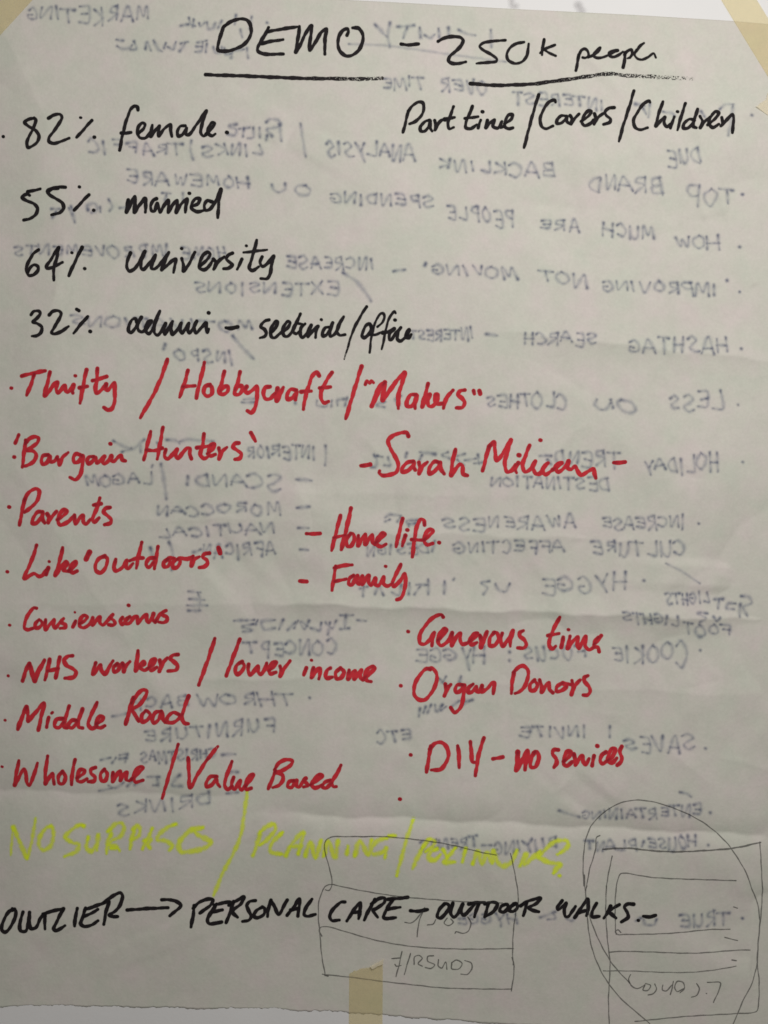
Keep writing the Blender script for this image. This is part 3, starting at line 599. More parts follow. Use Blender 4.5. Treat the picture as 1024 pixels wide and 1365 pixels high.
PEN = [
 ('pen_sketch', 'thin ballpoint sketch of stacked boxes drawn upside down under the words CARE - OUTDOOR', [
  (230, 1080, 4, '1023 131 900 130 850 132 822 148 812 190 830 270 848 345 850 400 835 425 815 422'),
  (420, 1080, 4, '263 131 350 131 500 145 700 175 900 220 965 232'),
  (420, 1170, 4, '45 58 22 120 18 220 25 300 34 420 44 480 52 522; 95 32 75 32 55 42 42 65; 95 32 240 65 440 98 620 115 800 128 1000 132'),
  (560, 1080, 4, '480 222 505 340 523 470 508 560 498 650 495 760 498 830'),
  (420, 1170, 4, '35 318 22 290 30 270 60 265 150 290 300 335 450 365 600 380 800 385 1060 380'),
  (400, 1180, 3.2, '95 388 150 394 210 400 360 420 500 435 600 445 760 449 905 450; 905 310 914 345 912 400 903 458; {w=2} 105 392 118 395')]),
 ('pen_sketch', 'thin ballpoint sketch of a box inside a large oval in the lower right corner', [
  (768, 1050, 4, '40 520 35 400 50 270 90 190 160 120 240 75 320 62 400 70 480 92 600 140 700 200 800 290 870 390 910 460 940 540 975 620 990 720; 125 253 108 262 100 330 70 430 55 520; 190 360 175 430 160 520; {w=1.9} 140 323 260 318 400 332 520 338 700 330 850 318 990 296; 985 295 990 400 998 520; 852 495 600 487 400 475 260 452 235 455 222 480 210 560 208 640 212 760 216 785'),
  (768, 1160, 4, '''42 20 45 80 55 170 65 300 90 430 150 570 240 690 330 770 400 830; 55 80 50 100 55 180 80 270 130 390 200 510 290 610; 160 80 158 220 170 380 185 500 178 700 182 830; 998 80 1002 120 995 250 980 400 975 500 985 600 980 740 970 765 870 775 600 790 320 818; 990 280 980 400 975 505 950 600 900 700 870 775 846 830;
   240 335 225 320 210 330 225 345 260 345 420 342 560 335 720 323 830 325; 180 442 250 438 400 440 620 446 800 440 935 434; {w=1} 150 545 300 545 450 550 600 550 720 540 860 520; 800 368 870 385; 838 487 862 492; {w=1} 845 202 868 210''')]),
]
PENWORDS = [
 (0, 'upside-down ballpoint word in the lower box of the sketch', [
  (400, 1180, 3.2, '435 290 425 340 410 398; 392 320 425 318; 405 346 412 354 432 350; 472 297 458 345 445 390; 487 345 490 312 508 305 522 318 505 342 522 352; 570 306 546 310 546 330 575 345 560 362 535 358; 592 322 590 350 606 360 622 332 628 365; 648 335 648 362 678 362 692 338 668 324 648 335; 704 325 730 335 735 360 715 385 688 385')]),
 (0, 'upside-down ballpoint scribble crossing the words CARE - OUTDOOR', [
  (420, 1170, 4, '480 242 510 245 540 225 570 185 585 158; 577 180 555 240 545 320; 645 225 630 250 600 256; 705 218 690 245 712 258 738 240 725 222; 815 210 832 245 820 285 790 300 752 292 748 300')]),
 (1, 'upside-down ballpoint word at the foot of the box', [
  (768, 1160, 4, '705 605 775 608 740 715; 700 664 702 665; 648 610 662 640 650 675 620 685; 578 640 545 655 530 630 545 600 575 605 582 640 560 662; 524 600 516 640 508 672; 468 620 465 645 485 652 518 618; 425 615 434 640 415 668 390 675; 372 618 362 648 388 650 402 622 375 612; 295 565 285 590 300 625 330 640 368 622')]),
]

# ---- marks soaked through from the other side: mirrored capitals
GHOST = [  # one entry per line on the far side
 [(0, 0, 4, '788 25 780 98; 782 72 750 82 718 72; 700 40 690 60 660 100; 690 45 665 45 640 90; 640 40 610 45 630 100; 620 50 590 70 585 100; 575 45 560 75 590 95 600 60; 540 42 545 98; 510 45 520 95; 490 50 450 45 440 70 490 90 430 92; 470 70 400 75; 400 35 345 40; 372 40 360 80; 305 45 300 90; 272 40 275 90; 265 85 235 95 240 50; 220 45 190 40 170 60 200 75 190 100; 200 75 120 72')],
 [(200, 0, 4, '205 85 215 120 235 130; 200 120 160 128; 230 95 225 130; 260 115 265 130 290 110; 300 110 310 145 335 140 345 115; 380 100 360 140; 455 70 450 120; 540 80 530 145; 480 150 490 190; 622 110 624 111')],
 [(0, 0, 4, '615 200 650 205; 620 235 650 250 690 245 700 230; 710 210 720 250 690 255; 770 250 780 215 800 260; 815 205 840 255 860 265; 880 220 870 250; 890 240 920 255 935 215; 960 225 1000 215; 985 220 955 265'),
  (200, 0, 4, '300 210 250 220; 280 215 270 265 240 270; 275 240 245 240; 300 225 295 270; 335 245 350 275 380 270 380 245; 395 250 400 280 430 280; 440 260 430 300; 515 250 520 300; 500 255 450 260')],
 [(0, 0, 1, '520 27 517 45 520 60; 500 30 516 46; 530 33 552 31; 543 33 538 48; 560 34 561 47; 566 44 574 48 580 43; 585 35 586 47; 598 34 599 46; 612 37 622 42 634 44; 655 37 656 60; {w=2.4} 465 56 515 58 565 65 615 72 675 80')],
 [(440, 0, 4, '280 425 310 425; 330 420 300 440 320 465 280 470; 345 425 350 460 370 430 375 465; 400 430 400 460; 440 405 500 408; 475 408 465 470; 600 415 590 445; 620 420 600 440 640 455 600 470; 640 420 640 465 620 475 560 470; 690 440 670 450 690 480 660 482; 700 445 690 480; 740 450 770 480 790 500; 820 470 840 480 830 510 790 500')],
 [(520, 110, 4, '640 45 700 60; 690 55 690 110; 730 50 715 90 740 100; 770 60 745 70; 800 30 815 50 810 80; 850 55 880 70 870 110; 900 105 930 120; 930 80 985 88; 960 90 940 120'),
  (750, 110, 4, '20 80 65 82; 60 80 40 110; 100 120 130 140 150 130 155 95; 205 90 210 135; 390 110 440 120; 430 130 450 165; 470 110 460 180; 540 150 590 160 600 175; 740 150 760 180; 840 140 870 115 915 112; 912 115 900 200 885 280; 1012 170 1014 171')],
 [(300, 140, 4, '220 90 240 75 285 80 295 110 225 130 250 165; 290 100 300 190; 225 160 220 185; 185 120 185 170; 150 120 150 170 120 175; 75 125 130 118; 100 122 95 165; 60 100 25 110 60 130 50 160 15 155; 402 95 415 180 430 275; 940 205 920 270; 950 205 985 260 1005 300; 920 255 975 255; 900 225 905 290; 900 285 860 240 850 285; 830 225 820 270; 800 225 790 265 770 270; 790 240 755 240; 740 290 720 240; 740 290 745 240 700 225; 665 200 625 205 660 225 650 245 615 240; 600 210 570 205 600 230 540 260 525 245; 600 225 560 235; 540 190 580 200')],
 [(100, 190, 4, '980 15 990 60 950 60; 905 20 905 65; 868 15 868 60; 850 30 820 50 800 20; 780 25 740 30; 770 45 730 40; 720 15 660 20 700 45 700 70 665 75; 620 -10 615 40 630 90; 575 22 520 20; 545 25 530 50; 480 20 490 65 450 30; 490 60 455 65; 420 15 400 60; 420 20 370 10 350 60; 330 20 340 60 300 25; 280 20 250 20; 215 20 210 60; 170 20 165 55; 130 20 110 40 130 50 90 55 65 45')],
 [(500, 180, 4, '945 145 950 205; 940 145 890 150 900 180 940 190; 920 190 880 215 905 238; 850 145 855 190; 845 150 810 215; 840 185 800 190; 790 155 770 165 800 195 760 200; 730 150 735 200; 725 175 690 160 650 170; 700 175 650 200; 625 145 635 200 590 185; 560 145 565 190; 520 150 520 185 490 180 480 150; 440 130 430 175; 430 155 370 130; 420 165 375 175 320 170'),
  (768, 180, 4, '655 75 645 165; 655 75 615 120 650 165; 600 95 570 120 590 155; 560 100 575 160; 530 90 480 95; 545 125 510 130 500 130; 540 160 480 160; 530 95 520 160')],
 [(768, 180, 4, '465 225 445 300; 460 225 380 215 355 240 400 250; 440 255 380 275 395 310; 345 225 320 270 350 260; 340 220 300 215 300 250; 320 260 265 298; 275 240 240 225 235 285; 225 230 270 275; 200 225 195 275 150 250; 160 220 145 275 130 220 115 270; 105 210 80 215 65 240 75 270; 105 215 120 230; 845 290 780 275 735 262; 800 275 790 330 780 370; 740 305 715 310 690 335 720 352 745 335 740 305; 680 290 655 330 630 380; 680 295 640 280 580 275; 675 300 630 310; 895 308 897 309')],
 [(300, 140, 4, '320 420 320 450 285 465 260 450 250 425; 430 430 385 435 375 455 400 480 445 478 455 455 430 430; 1010 510 1005 570; 1000 490 960 485 920 500 970 545; 990 520 910 545; 905 480 895 540; 900 500 860 490 850 530; 830 470 820 520; 820 480 790 500 830 500; 760 465 765 525; 730 470 690 490 730 470 725 495; 690 480 690 520; 670 490 640 500; 640 470 600 510 620 520 580 515; 600 480 555 472'),
  (100, 190, 4, '930 180 928 245; 875 170 870 240; 925 210 870 220; 855 205 825 210 825 240 860 240; 800 235 780 180 760 220 720 180 690 220; 680 180 690 215; 650 170 620 165; 660 215 610 210; 640 190 600 200; 610 165 570 165 550 190 510 212 470 185 455 165; 430 150 440 215; 425 150 380 150 375 215; 370 150 330 145 320 180 365 215; 310 190 330 170; 310 145 265 150; 300 170 270 175; 310 190 265 200'),
  (500, 180, 4, '300 350 250 325 170 330 200 365 290 370 250 400; 210 375 205 410; 165 330 110 345 130 385 165 385; 100 330 90 380; 735 405 725 460 715 520; 735 405 690 405 650 440; 700 425 650 440; 640 390 620 430 640 460 600 440 640 395; 590 400 560 430 590 440; 560 390 545 465; 545 395 510 380 530 430; 500 400 490 440 450 430; 470 395 430 400; 460 430 420 425; 450 372 375 370'),
  (700, 280, 3.16, '215 30 200 70 170 85; 215 30 228 88; 195 65 225 65; 170 35 130 40 160 60 120 85; 165 40 170 80; 110 30 60 40; 100 40 90 75; 100 55 75 58; 540 70 535 120; 540 75 510 105 485 75; 480 75 480 115; 460 75 450 110 425 85; 410 80 385 90 410 110; 380 55 375 100; 350 50 338 100; 378 78 345 80; 825 95 815 160; 785 90 780 150; 820 125 785 130; 770 120 735 125 740 155 775 150; 710 105 690 140 670 120 655 135 635 115; 910 150 911 151')],
 [(10, 230, 4, '235 195 280 195; 260 210 240 240; 340 180 360 265; 330 190 345 225; 430 200 425 180 465 165 480 195 450 215; 495 185 497 210; 540 145 560 180 545 205; 600 190 640 185; 825 110 870 112; 850 115 840 150; 935 110 937 145')],
 [(700, 280, 3.16, '808 310 803 355; 760 305 755 350; 755 345 730 315 725 350; 690 300 670 365; 690 300 650 310 665 340; 630 285 635 340; 630 290 595 295 630 320; 590 305 560 310 560 335 590 330; 550 295 530 335 510 300; 495 295 490 330; 470 290 465 330 440 300; 430 285 420 325; 425 310 400 290; 420 300 385 325; 370 290 345 285 355 330 325 325; 345 310 370 315; 258 270 253 320; 250 320 215 275; 195 280 155 280 150 305 190 305; 115 265 60 258; 85 265 75 305; 856 292 857 293; 911 340 912 341'),
  (460, 300, 4, '900 220 900 275; 890 275 860 240 850 270; 850 215 800 265; 800 240 760 245 760 275 800 270; 720 235 700 270 680 245; 665 240 650 270; 640 215 630 265 615 220; 600 215 600 265; 570 220 560 265 540 245; 540 225 490 220 480 245 520 270 490 275; 430 205 425 215; 260 247 320 238; 150 178 140 235; 95 180 85 235; 85 230 50 200 20 225'),
  (230, 310, 4, '940 165 895 165 900 185 940 188; 850 125 810 130 850 160 800 180; 845 125 850 180; 795 130 770 165; 780 150 800 180; 730 120 700 150 735 160 720 195; 720 130 680 130; 700 160 660 165; 670 125 610 125; 665 150 625 155; 690 190 640 185'),
  (150, 310, 4, '530 90 525 140; 490 85 460 95; 480 85 480 130; 440 100 420 130; 420 95 380 95 370 130; 400 115 350 110; 330 90 245 85; 300 90 280 125; 130 80 120 130; 100 90 90 130'),
  (10, 310, 4, '10 75 60 65 120 70; 60 70 20 110 50 120 100 80; 150 55 130 90 170 100; 190 75 210 100 230 65; 260 60 280 95; 290 60 330 100 300 80; 340 90 390 95 400 120; 430 95 440 115 480 110 480 90; 500 75 490 110 540 110; 530 70 570 75 570 120 560 155; 540 90 500 90; 600 90 590 125 630 110')],
 [(460, 300, 4, '-10 255 60 300 110 360 138 405'),
  (230, 310, 4, '885 260 880 320 840 335 800 300; 860 260 820 255; 830 290 870 295; 790 260 755 300 730 325; 735 270 770 310 800 325; 715 275 660 270; 690 275 680 310; 650 270 600 265; 645 300 600 300; 640 280 620 320 590 310; 570 260 560 300 510 265; 500 280 460 270 430 305 470 310; 400 280 405 305; 370 275 330 275 335 300 365 300; 285 265 275 300; 270 290 220 300 200 275; 170 255 105 258; 160 265 120 300 150 320 180 345')],
 [(768, 440, 4, '810 40 805 125; 755 45 750 120; 805 95 750 95; 735 70 725 130; 725 75 690 90 665 110; 720 105 690 100; 665 60 610 70 640 95 620 130; 575 50 570 100; 530 40 525 100; 570 80 530 75; 485 60 430 55; 455 60 415 120; 400 40 405 105; 395 40 350 80 400 75; 320 40 345 100 330 128 290 125 280 95; 300 100 275 100; 884 97 885 98'),
  (700, 280, 3.16, '280 510 305 530 270 545 255 570; 290 550 240 575; 240 520 215 570; 235 530 195 540 200 560; 190 520 150 515 130 545 180 550 140 570; 115 530 60 530 110 550 65 560; 30 530 28 560; 10 525 5 560; 28 545 5 545'),
  (520, 400, 4, '512 183 570 192; 435 155 425 215; 375 140 380 220; 380 140 340 225; 330 150 310 215; 320 180 260 190; 290 150 250 150; 240 150 245 210; 250 190 160 195; 220 160 170 165; 150 150 110 155'),
  (160, 390, 4, '700 155 705 195; 690 160 670 190 650 175; 580 145 540 150; 545 150 530 190; 505 140 490 165; 330 120 250 125; 310 125 250 160; 150 130 150 160; 100 130 60 140'),
  (20, 390, 4, '590 130 530 130; 565 130 555 165; 470 145 440 150 430 175 465 170; 400 140 370 185 350 150; 320 130 280 135; 320 150 280 180')],
 [(160, 390, 4, '590 310 590 355; 550 320 545 375; 540 370 510 330; 475 310 420 315 460 340 440 360; 385 300 370 340 375 390; 385 300 350 320 340 350; 335 325 290 330 290 360 330 355; 240 275 232 300; 600 230 650 290 710 350')],
 [(768, 440, 4, '770 310 785 380 775 440 740 455 720 430; 700 385 700 440 650 435; 690 380 640 350; 650 355 610 380; 620 365 570 360 600 400 590 440; 590 380 545 390; 555 370 490 360; 545 390 500 410 530 435; 245 370 225 385 250 425 300 440 320 425 300 385 245 370; 190 370 200 410; 190 385 165 420 130 420 105 395 115 370; 869 396 870 397'),
  (520, 400, 4, '910 480 940 510 940 560 900 585 870 575; 835 480 850 540 835 580 800 575; 790 540 740 545 745 570 790 565 790 540; 715 530 670 525; 695 530 690 575; 650 515 645 570; 620 520 610 570; 600 515 560 520; 600 545 560 550; 590 570 530 570; 560 520 500 520 540 545 500 545 530 570'),
  (300, 490, 4, '650 160 640 200; 640 165 600 175 600 200; 570 175 565 205; 545 180 540 205 490 200 490 175; 370 150 375 190; 170 165 100 170; 160 185 90 185; 850 180 810 200 850 210; 940 150 910 170 930 200')],
 [(768, 570, 4, '755 130 748 235; 705 130 715 230; 700 190 720 210; 690 205 650 215 660 245 690 240 690 205; 630 180 640 240 590 250; 555 195 560 240; 520 190 525 240 480 230 520 195; 450 175 435 215; 450 180 465 215; 435 205 460 205; 340 210 380 230; 395 180 385 240 380 300; 890 182 892 183; 250 145 200 130 135 120; 185 135 185 190 170 235; 130 175 120 210; 130 170 80 160; 80 190 60 165; 40 160 0 140; 30 180 0 175'),
  (560, 570, 4, '780 120 760 130 850 150; 860 160 830 210; 700 150 640 150; 680 170 700 195; 310 145 315 190; 300 165 240 175; 290 190 330 185; 240 140 200 150; 200 170 230 200; 150 130 120 145 160 165; 80 140 0 130'),
  (460, 560, 4, '155 185 170 210 160 250 140 250; 170 190 200 195; 230 200 240 240 210 240; 330 175 325 195; 410 185 400 210'),
  (340, 570, 4, '375 95 378 140 372 200; 310 125 310 180; 300 130 265 170; 260 130 265 170; 230 120 215 165; 215 100 195 155; 245 115 190 105; 165 110 130 115 150 140 120 155; 165 110 170 155; 105 95 120 130 100 155; 80 140 50 145; 40 130 0 120; 40 150 0 150'),
  (100, 570, 4, '205 70 250 95 300 115 330 100 370 65; 250 130 300 110; 370 65 350 90 350 130; 490 65 540 70 560 85; 560 75 600 65 680 70 740 75; 440 80 460 110; 890 95 910 130; 920 100 955 110 940 150')],
 [(768, 570, 4, '180 260 175 350; 180 265 130 300 150 350; 120 290 90 290 110 330; 70 290 20 285 60 320 10 340'),
  (560, 570, 4, '840 270 790 275; 815 275 805 330; 740 270 745 325; 700 280 720 320; 690 290 670 325 640 300; 610 265 590 320; 610 265 630 320; 550 260 560 315; 510 255 510 310; 490 270 460 300 490 310; 440 270 420 300; 415 275 420 295; 390 260 375 290 400 310')],
 [(340, 570, 4, '60 230 130 255 140 275 20 300 60 320 105 340; 222 275 300 282'),
  (100, 570, 4, '940 260 980 290 970 325 910 310; 900 250 850 265 835 300; 840 255 880 300; 800 260 790 300; 790 295 760 270 740 300; 730 295 700 260; 690 255 650 235 630 260 640 310 690 320; 690 255 690 320; 600 270 595 305; 580 260 578 300; 460 195 475 280 487 380; 405 225 410 290 370 295; 350 285 320 290; 300 235 290 290; 300 240 240 270; 320 270 270 280; 240 250 220 300 270 300; 200 260 170 290 200 300; 150 280 110 265; 160 260 120 300; 100 270 95 300; 80 290 50 310; 415 200 410 210')],
 [(180, 650, 4, '765 80 765 135; 755 85 700 125 690 100; 680 110 620 105 615 125 660 130; 600 95 560 90 600 110 560 140; 610 90 600 140; 540 95 490 100; 535 115 460 110 510 130 480 100; 420 105 380 105 365 120 400 130 430 120 420 105; 325 95 290 100 320 115 320 135 285 130; 265 100 240 110 270 130 240 135; 210 110 200 140; 210 120 180 120; 160 105 150 135 130 105; 120 120 105 135 100 115; 865 107 930 102')],
 [(180, 650, 4, '735 165 735 250; 730 170 690 225; 690 225 650 175; 640 190 630 250; 640 195 605 235; 600 220 640 235; 580 205 565 255 510 245 510 215; 480 220 400 215; 445 220 440 250; 375 215 370 240; 350 210 320 225 345 250 310 245; 290 210 270 250 260 215; 250 215 220 260 190 220 210 240; 270 240 250 260; 200 265 105 258; 870 215 925 215')],
 [(180, 650, 4, '700 285 740 360; 700 290 675 355; 690 335 730 335; 630 300 620 380; 630 310 580 310; 620 340 590 345; 570 310 520 315 560 340 510 350; 560 320 555 375; 440 370 410 380 400 350; 350 330 310 345; 180 290 200 340 195 440; 80 320 100 400; 880 330 925 332')],
 [(660, 670, 4, '1005 75 1000 150; 970 85 965 140 930 135; 920 80 900 130 870 140; 890 80 840 75 800 85; 800 85 795 145; 790 90 750 85 760 115; 745 90 710 85; 750 110 700 105; 740 135 700 130; 690 95 640 105 700 130; 640 85 575 85; 630 105 600 110; 650 125 580 130; 600 90 580 120; 385 60 365 100 345 130; 385 60 410 100 425 130; 365 110 410 110; 310 95 280 130 250 110 230 130; 225 85 210 120; 220 100 190 100; 170 85 150 140; 180 110 140 115; 130 80 90 80 100 105 140 95; 80 100 90 130 120 130; 70 75 10 90; 60 95 30 100; 70 120 0 120'),
  (560, 570, 4, '300 470 250 480; 290 500 260 500; 300 525 250 525; 230 485 180 490 220 510 190 535; 170 485 120 490 140 515 115 545'),
  (420, 670, 4, '460 70 400 65 375 80; 400 90 375 100; 460 75 440 100; 550 95 490 100 500 125; 540 110 500 115'), (768, 570, 4, '655 511 657 512')],
 [(660, 670, 4, '970 205 1010 230 1010 270 970 290 950 270; 920 240 900 280 870 265; 850 215 860 260 820 275 800 255; 800 235 745 225; 775 232 765 270; 730 250 700 270 680 240; 680 215 640 210 610 225 650 240 600 260; 600 215 530 215; 560 240 510 245; 590 268 510 262; 315 190 340 225 370 262; 315 195 295 250; 300 225 350 230; 265 210 260 260; 265 215 225 215; 260 235 230 238; 200 205 200 260; 200 210 140 205; 195 235 100 240; 130 200 50 205 0 225; 100 250 30 255'),
  (420, 670, 4, '940 220 900 215; 920 225 910 260; 870 225 860 265; 850 265 820 225 810 260; 795 220 760 235 770 270 740 240; 750 240 715 242; 640 205 625 260; 620 210 540 215; 600 240 500 245; 540 265 500 260; 480 250 460 270; 400 240 390 285 350 270; 340 260 320 290 270 270 260 240')],
 [(660, 670, 4, '705 370 700 465; 635 380 635 440; 700 410 640 420; 605 410 600 455 550 455 545 415; 600 440 580 500; 510 410 520 450 460 450 460 415 510 410; 500 395 440 385; 440 410 400 415 420 460 370 465; 440 430 370 440; 330 410 250 410; 320 440 270 430; 330 470 250 462; 795 415 797 416; 80 435 60 475 20 465 5 435'),
  (420, 670, 4, '930 420 890 430 920 455 900 490; 745 405 740 412; 692 420 690 485; 605 410 605 490; 600 440 540 440; 560 450 530 490; 505 430 500 490; 460 440 450 495 410 480; 365 495 340 440; 340 440 320 490; 260 450 255 500; 280 450 240 460')],
 [(768, 730, 4, '{w=2.4} 480 85 560 125 660 190; 890 260 930 265 945 295 900 320 920 365; 885 305 880 370; 860 300 820 300 810 325 850 330; 790 275 745 278; 770 278 762 325; 700 245 705 280 680 285; 665 265 665 310; 630 260 600 290 640 300 630 265; 590 250 580 295; 560 250 550 290; 585 270 550 270; 540 240 520 290; 510 240 470 250 510 270 470 290 490 305')],
 [(768, 730, 4, '770 375 750 390 735 370; 700 350 650 350 690 375 660 400; 820 415 760 405; 825 440 780 435; 830 465 770 460; 800 410 790 490; 750 435 715 440 720 470 760 465 750 435; 690 430 640 430; 690 455 620 445; 670 420 640 460; 630 410 560 400; 600 405 590 450; 540 365 545 410 510 425 490 405; 475 380 470 415; 440 370 415 390 440 410; 410 365 400 405; 370 350 355 400; 400 385 360 375; 340 350 320 390; 350 345 305 345; 290 340 240 325; 290 350 250 380 280 390')],
 [(768, 730, 4, '545 480 590 540 600 590 570 618 520 605; 520 560 480 575 480 605 520 600 520 560; 450 555 400 565 400 605 450 605 450 555; 380 555 350 605 320 580; 290 550 300 600 270 610; 245 540 180 525; 240 575 200 570; 290 600 210 605; 666 548 668 549'),
  (520, 840, 4, '960 130 900 125 890 155 940 150; 860 120 820 140 830 165; 790 100 770 170; 780 110 700 120; 770 140 720 135 740 165 700 165; 640 120 641 122; 640 165 641 167; 510 95 508 185; 450 90 440 130; 510 128 440 130; 415 120 415 155 375 150; 380 120 370 190 410 200; 330 130 290 135 310 160 330 150; 320 150 310 210; 260 125 225 140 240 165; 255 140 240 215; 200 150 150 155; 215 120 145 115; 190 185 150 185')],
 [(230, 770, 3.53, '75 65 130 70; 120 70 130 110 125 155; 80 100 150 105; 70 130 165 130; 75 155 130 155'),
  (230, 770, 3.53, '850 178 790 180; 815 180 810 240; 830 240 790 245; 770 205 750 240 720 215; 740 215 730 270; 700 215 690 250 650 240; 640 205 620 245 600 210 635 230; 590 205 570 240; 580 210 540 250; 520 200 500 245; 480 200 420 210 430 245 480 240; 400 200 390 220; 385 200 290 203; 380 220 330 230 370 250 330 255; 870 203 910 206')],
 [(230, 770, 3.53, '715 295 750 325 740 355 720 360; 690 320 650 325 660 355 690 350; 630 320 630 360; 625 360 590 335; 545 310 500 320 510 360 550 360; 480 305 440 310; 470 335 430 340; 480 365 420 360; 460 310 430 380; 420 310 380 310 400 335; 380 330 375 375; 370 325 340 330')],
 [(520, 840, 4, '380 250 370 280; 300 250 280 280; 260 260 300 290; 440 375 400 385; 430 380 390 400; 370 380 330 410; 300 410 270 430; 280 400 250 435 240 400; 220 400 200 440; 190 410 180 440; 160 420 155 460')],
 [(130, 910, 4, '1020 55 940 50; 990 55 990 125; 900 50 895 100; 840 45 830 110; 895 75 835 75; 800 60 760 75 800 95 750 115; 800 60 810 110; 740 75 700 85 700 105 740 105 740 75; 655 70 640 110 610 85 590 120 545 95; 470 60 450 120; 465 60 410 60 390 80 440 85 400 110; 380 90 350 125; 375 95 350 90; 320 95 280 100 310 125; 260 100 250 150; 255 125 220 115; 160 165 80 180'), (250, 850, 4, '650 322 652 324')],
 [(130, 910, 4, '945 185 830 183; 945 185 935 260; 950 240 900 245; 860 235 850 265 800 255; 770 215 770 280; 765 215 720 215 710 240 760 245; 690 235 690 280 620 270 620 240; 610 235 600 285; 580 245 490 235; 535 245 525 285; 480 265 460 305 420 280; 420 250 390 305; 400 255 300 270 350 300; 330 250 260 255; 280 290 240 285; 300 320 240 325')],
 [(720, 840, 4, '755 540 800 560 825 600 790 620 740 610; 760 620 770 665; 720 590 715 640; 720 610 660 635; 690 620 650 640; 640 600 620 650 570 630; 570 605 560 640; 545 580 500 600 540 630 500 640; 490 585 440 590 470 620 450 650; 880 628 882 629; 375 515 372 570; 240 520 240 570; 210 530 200 570 170 545; 165 530 165 570; 130 530 110 520; 100 515 60 520; 95 520 80 560; 60 520 40 560; 45 515 10 530; 40 545 10 545'),
  (520, 840, 4, '770 515 690 512; 760 540 720 545; 780 565 700 570'),
  (440, 930, 4, '410 165 430 180 415 215 380 210; 400 190 370 195; 365 170 320 175; 345 175 345 215; 280 180 320 195 320 225 300 245 230 252')],
 [(130, 910, 4, '665 385 735 382; 620 345 570 350 560 380; 540 355 540 390; 510 350 505 390; 540 370 510 372; 490 370 460 385 490 395; 440 375 440 400; 420 370 370 375; 395 375 390 400; 360 380 330 390 330 410 360 405; 320 380 310 410; 290 375 280 405 250 395; 240 385 220 410; 160 380 150 420; 160 380 120 385; 155 400 120 405; 100 400 80 425; 70 400 20 410')],
 [(130, 910, 4, '700 475 750 478; 440 490 420 510 400 545 450 550; 330 500 270 500; 320 545 300 545; 320 500 325 545; 240 520 200 545; 190 520 160 550; 140 530 100 560 60 545; 80 560 10 575')],
 [(130, 910, 4, '690 590 750 585; 595 575 600 640; 590 575 540 600 590 620; 560 620 510 660; 500 620 470 650 440 620; 430 635 415 660; 350 620 355 660; 330 620 310 665 295 625; 270 640 265 680; 240 650 220 690 190 670; 190 660 180 690; 150 655 100 655 130 690 120 720')],
 [(768, 1050, 4, '550 20 590 30 610 45; 660 85 630 95; 632 90 640 140 600 155; 640 130 570 130; 560 110 560 150; 560 120 520 130; 475 95 470 150; 470 150 430 110 420 150; 400 110 350 115 400 140 370 160; 330 110 320 145; 320 110 290 140; 290 130 240 150; 260 120 220 125 250 160; 190 130 180 160 150 130; 140 125 110 155; 90 140 60 150; 50 130 20 160; 713 130 714 131'), (560, 1050, 4, '740 120 800 140 850 155')],
 [(768, 1050, 4, '635 255 632 320; 595 265 590 320; 632 300 595 300; 510 290 508 325; 440 290 420 320 470 315; 400 285 340 270; 360 285 350 310; 290 270 285 310 270 340; 290 290 320 300; 240 290 220 320; 160 290 120 300 160 320; 50 300 10 290; 702 302 703 303'),
  (560, 1080, 4, '715 145 715 200; 710 150 650 155; 640 190 610 210; 570 180 555 240 540 210; 450 180 445 220; 445 215 400 190 390 220; 380 180 330 180; 260 155 210 145; 235 155 160 140; 150 150 120 190; 110 150 100 190; 70 160 30 190')],
 [(768, 1160, 4, '825 228 720 222; 795 225 785 300; 745 235 740 300; 740 235 690 245 740 265 700 270; 690 255 685 300 640 290; 600 240 500 240; 605 270 550 265; 605 300 550 300; 570 245 560 290; 430 265 420 290 370 290 360 260; 350 255 320 270; 895 265 897 266'),
  (660, 1170, 4, '320 180 240 210; 310 185 320 215 280 220; 430 205 410 230 380 215; 100 180 60 190; 55 190 50 220; 20 200 0 225 20 260'), (420, 1170, 4, '985 250 960 215; 900 190 880 220; 860 200 840 230 830 200; 800 200 760 210; 780 220 740 240')],
]

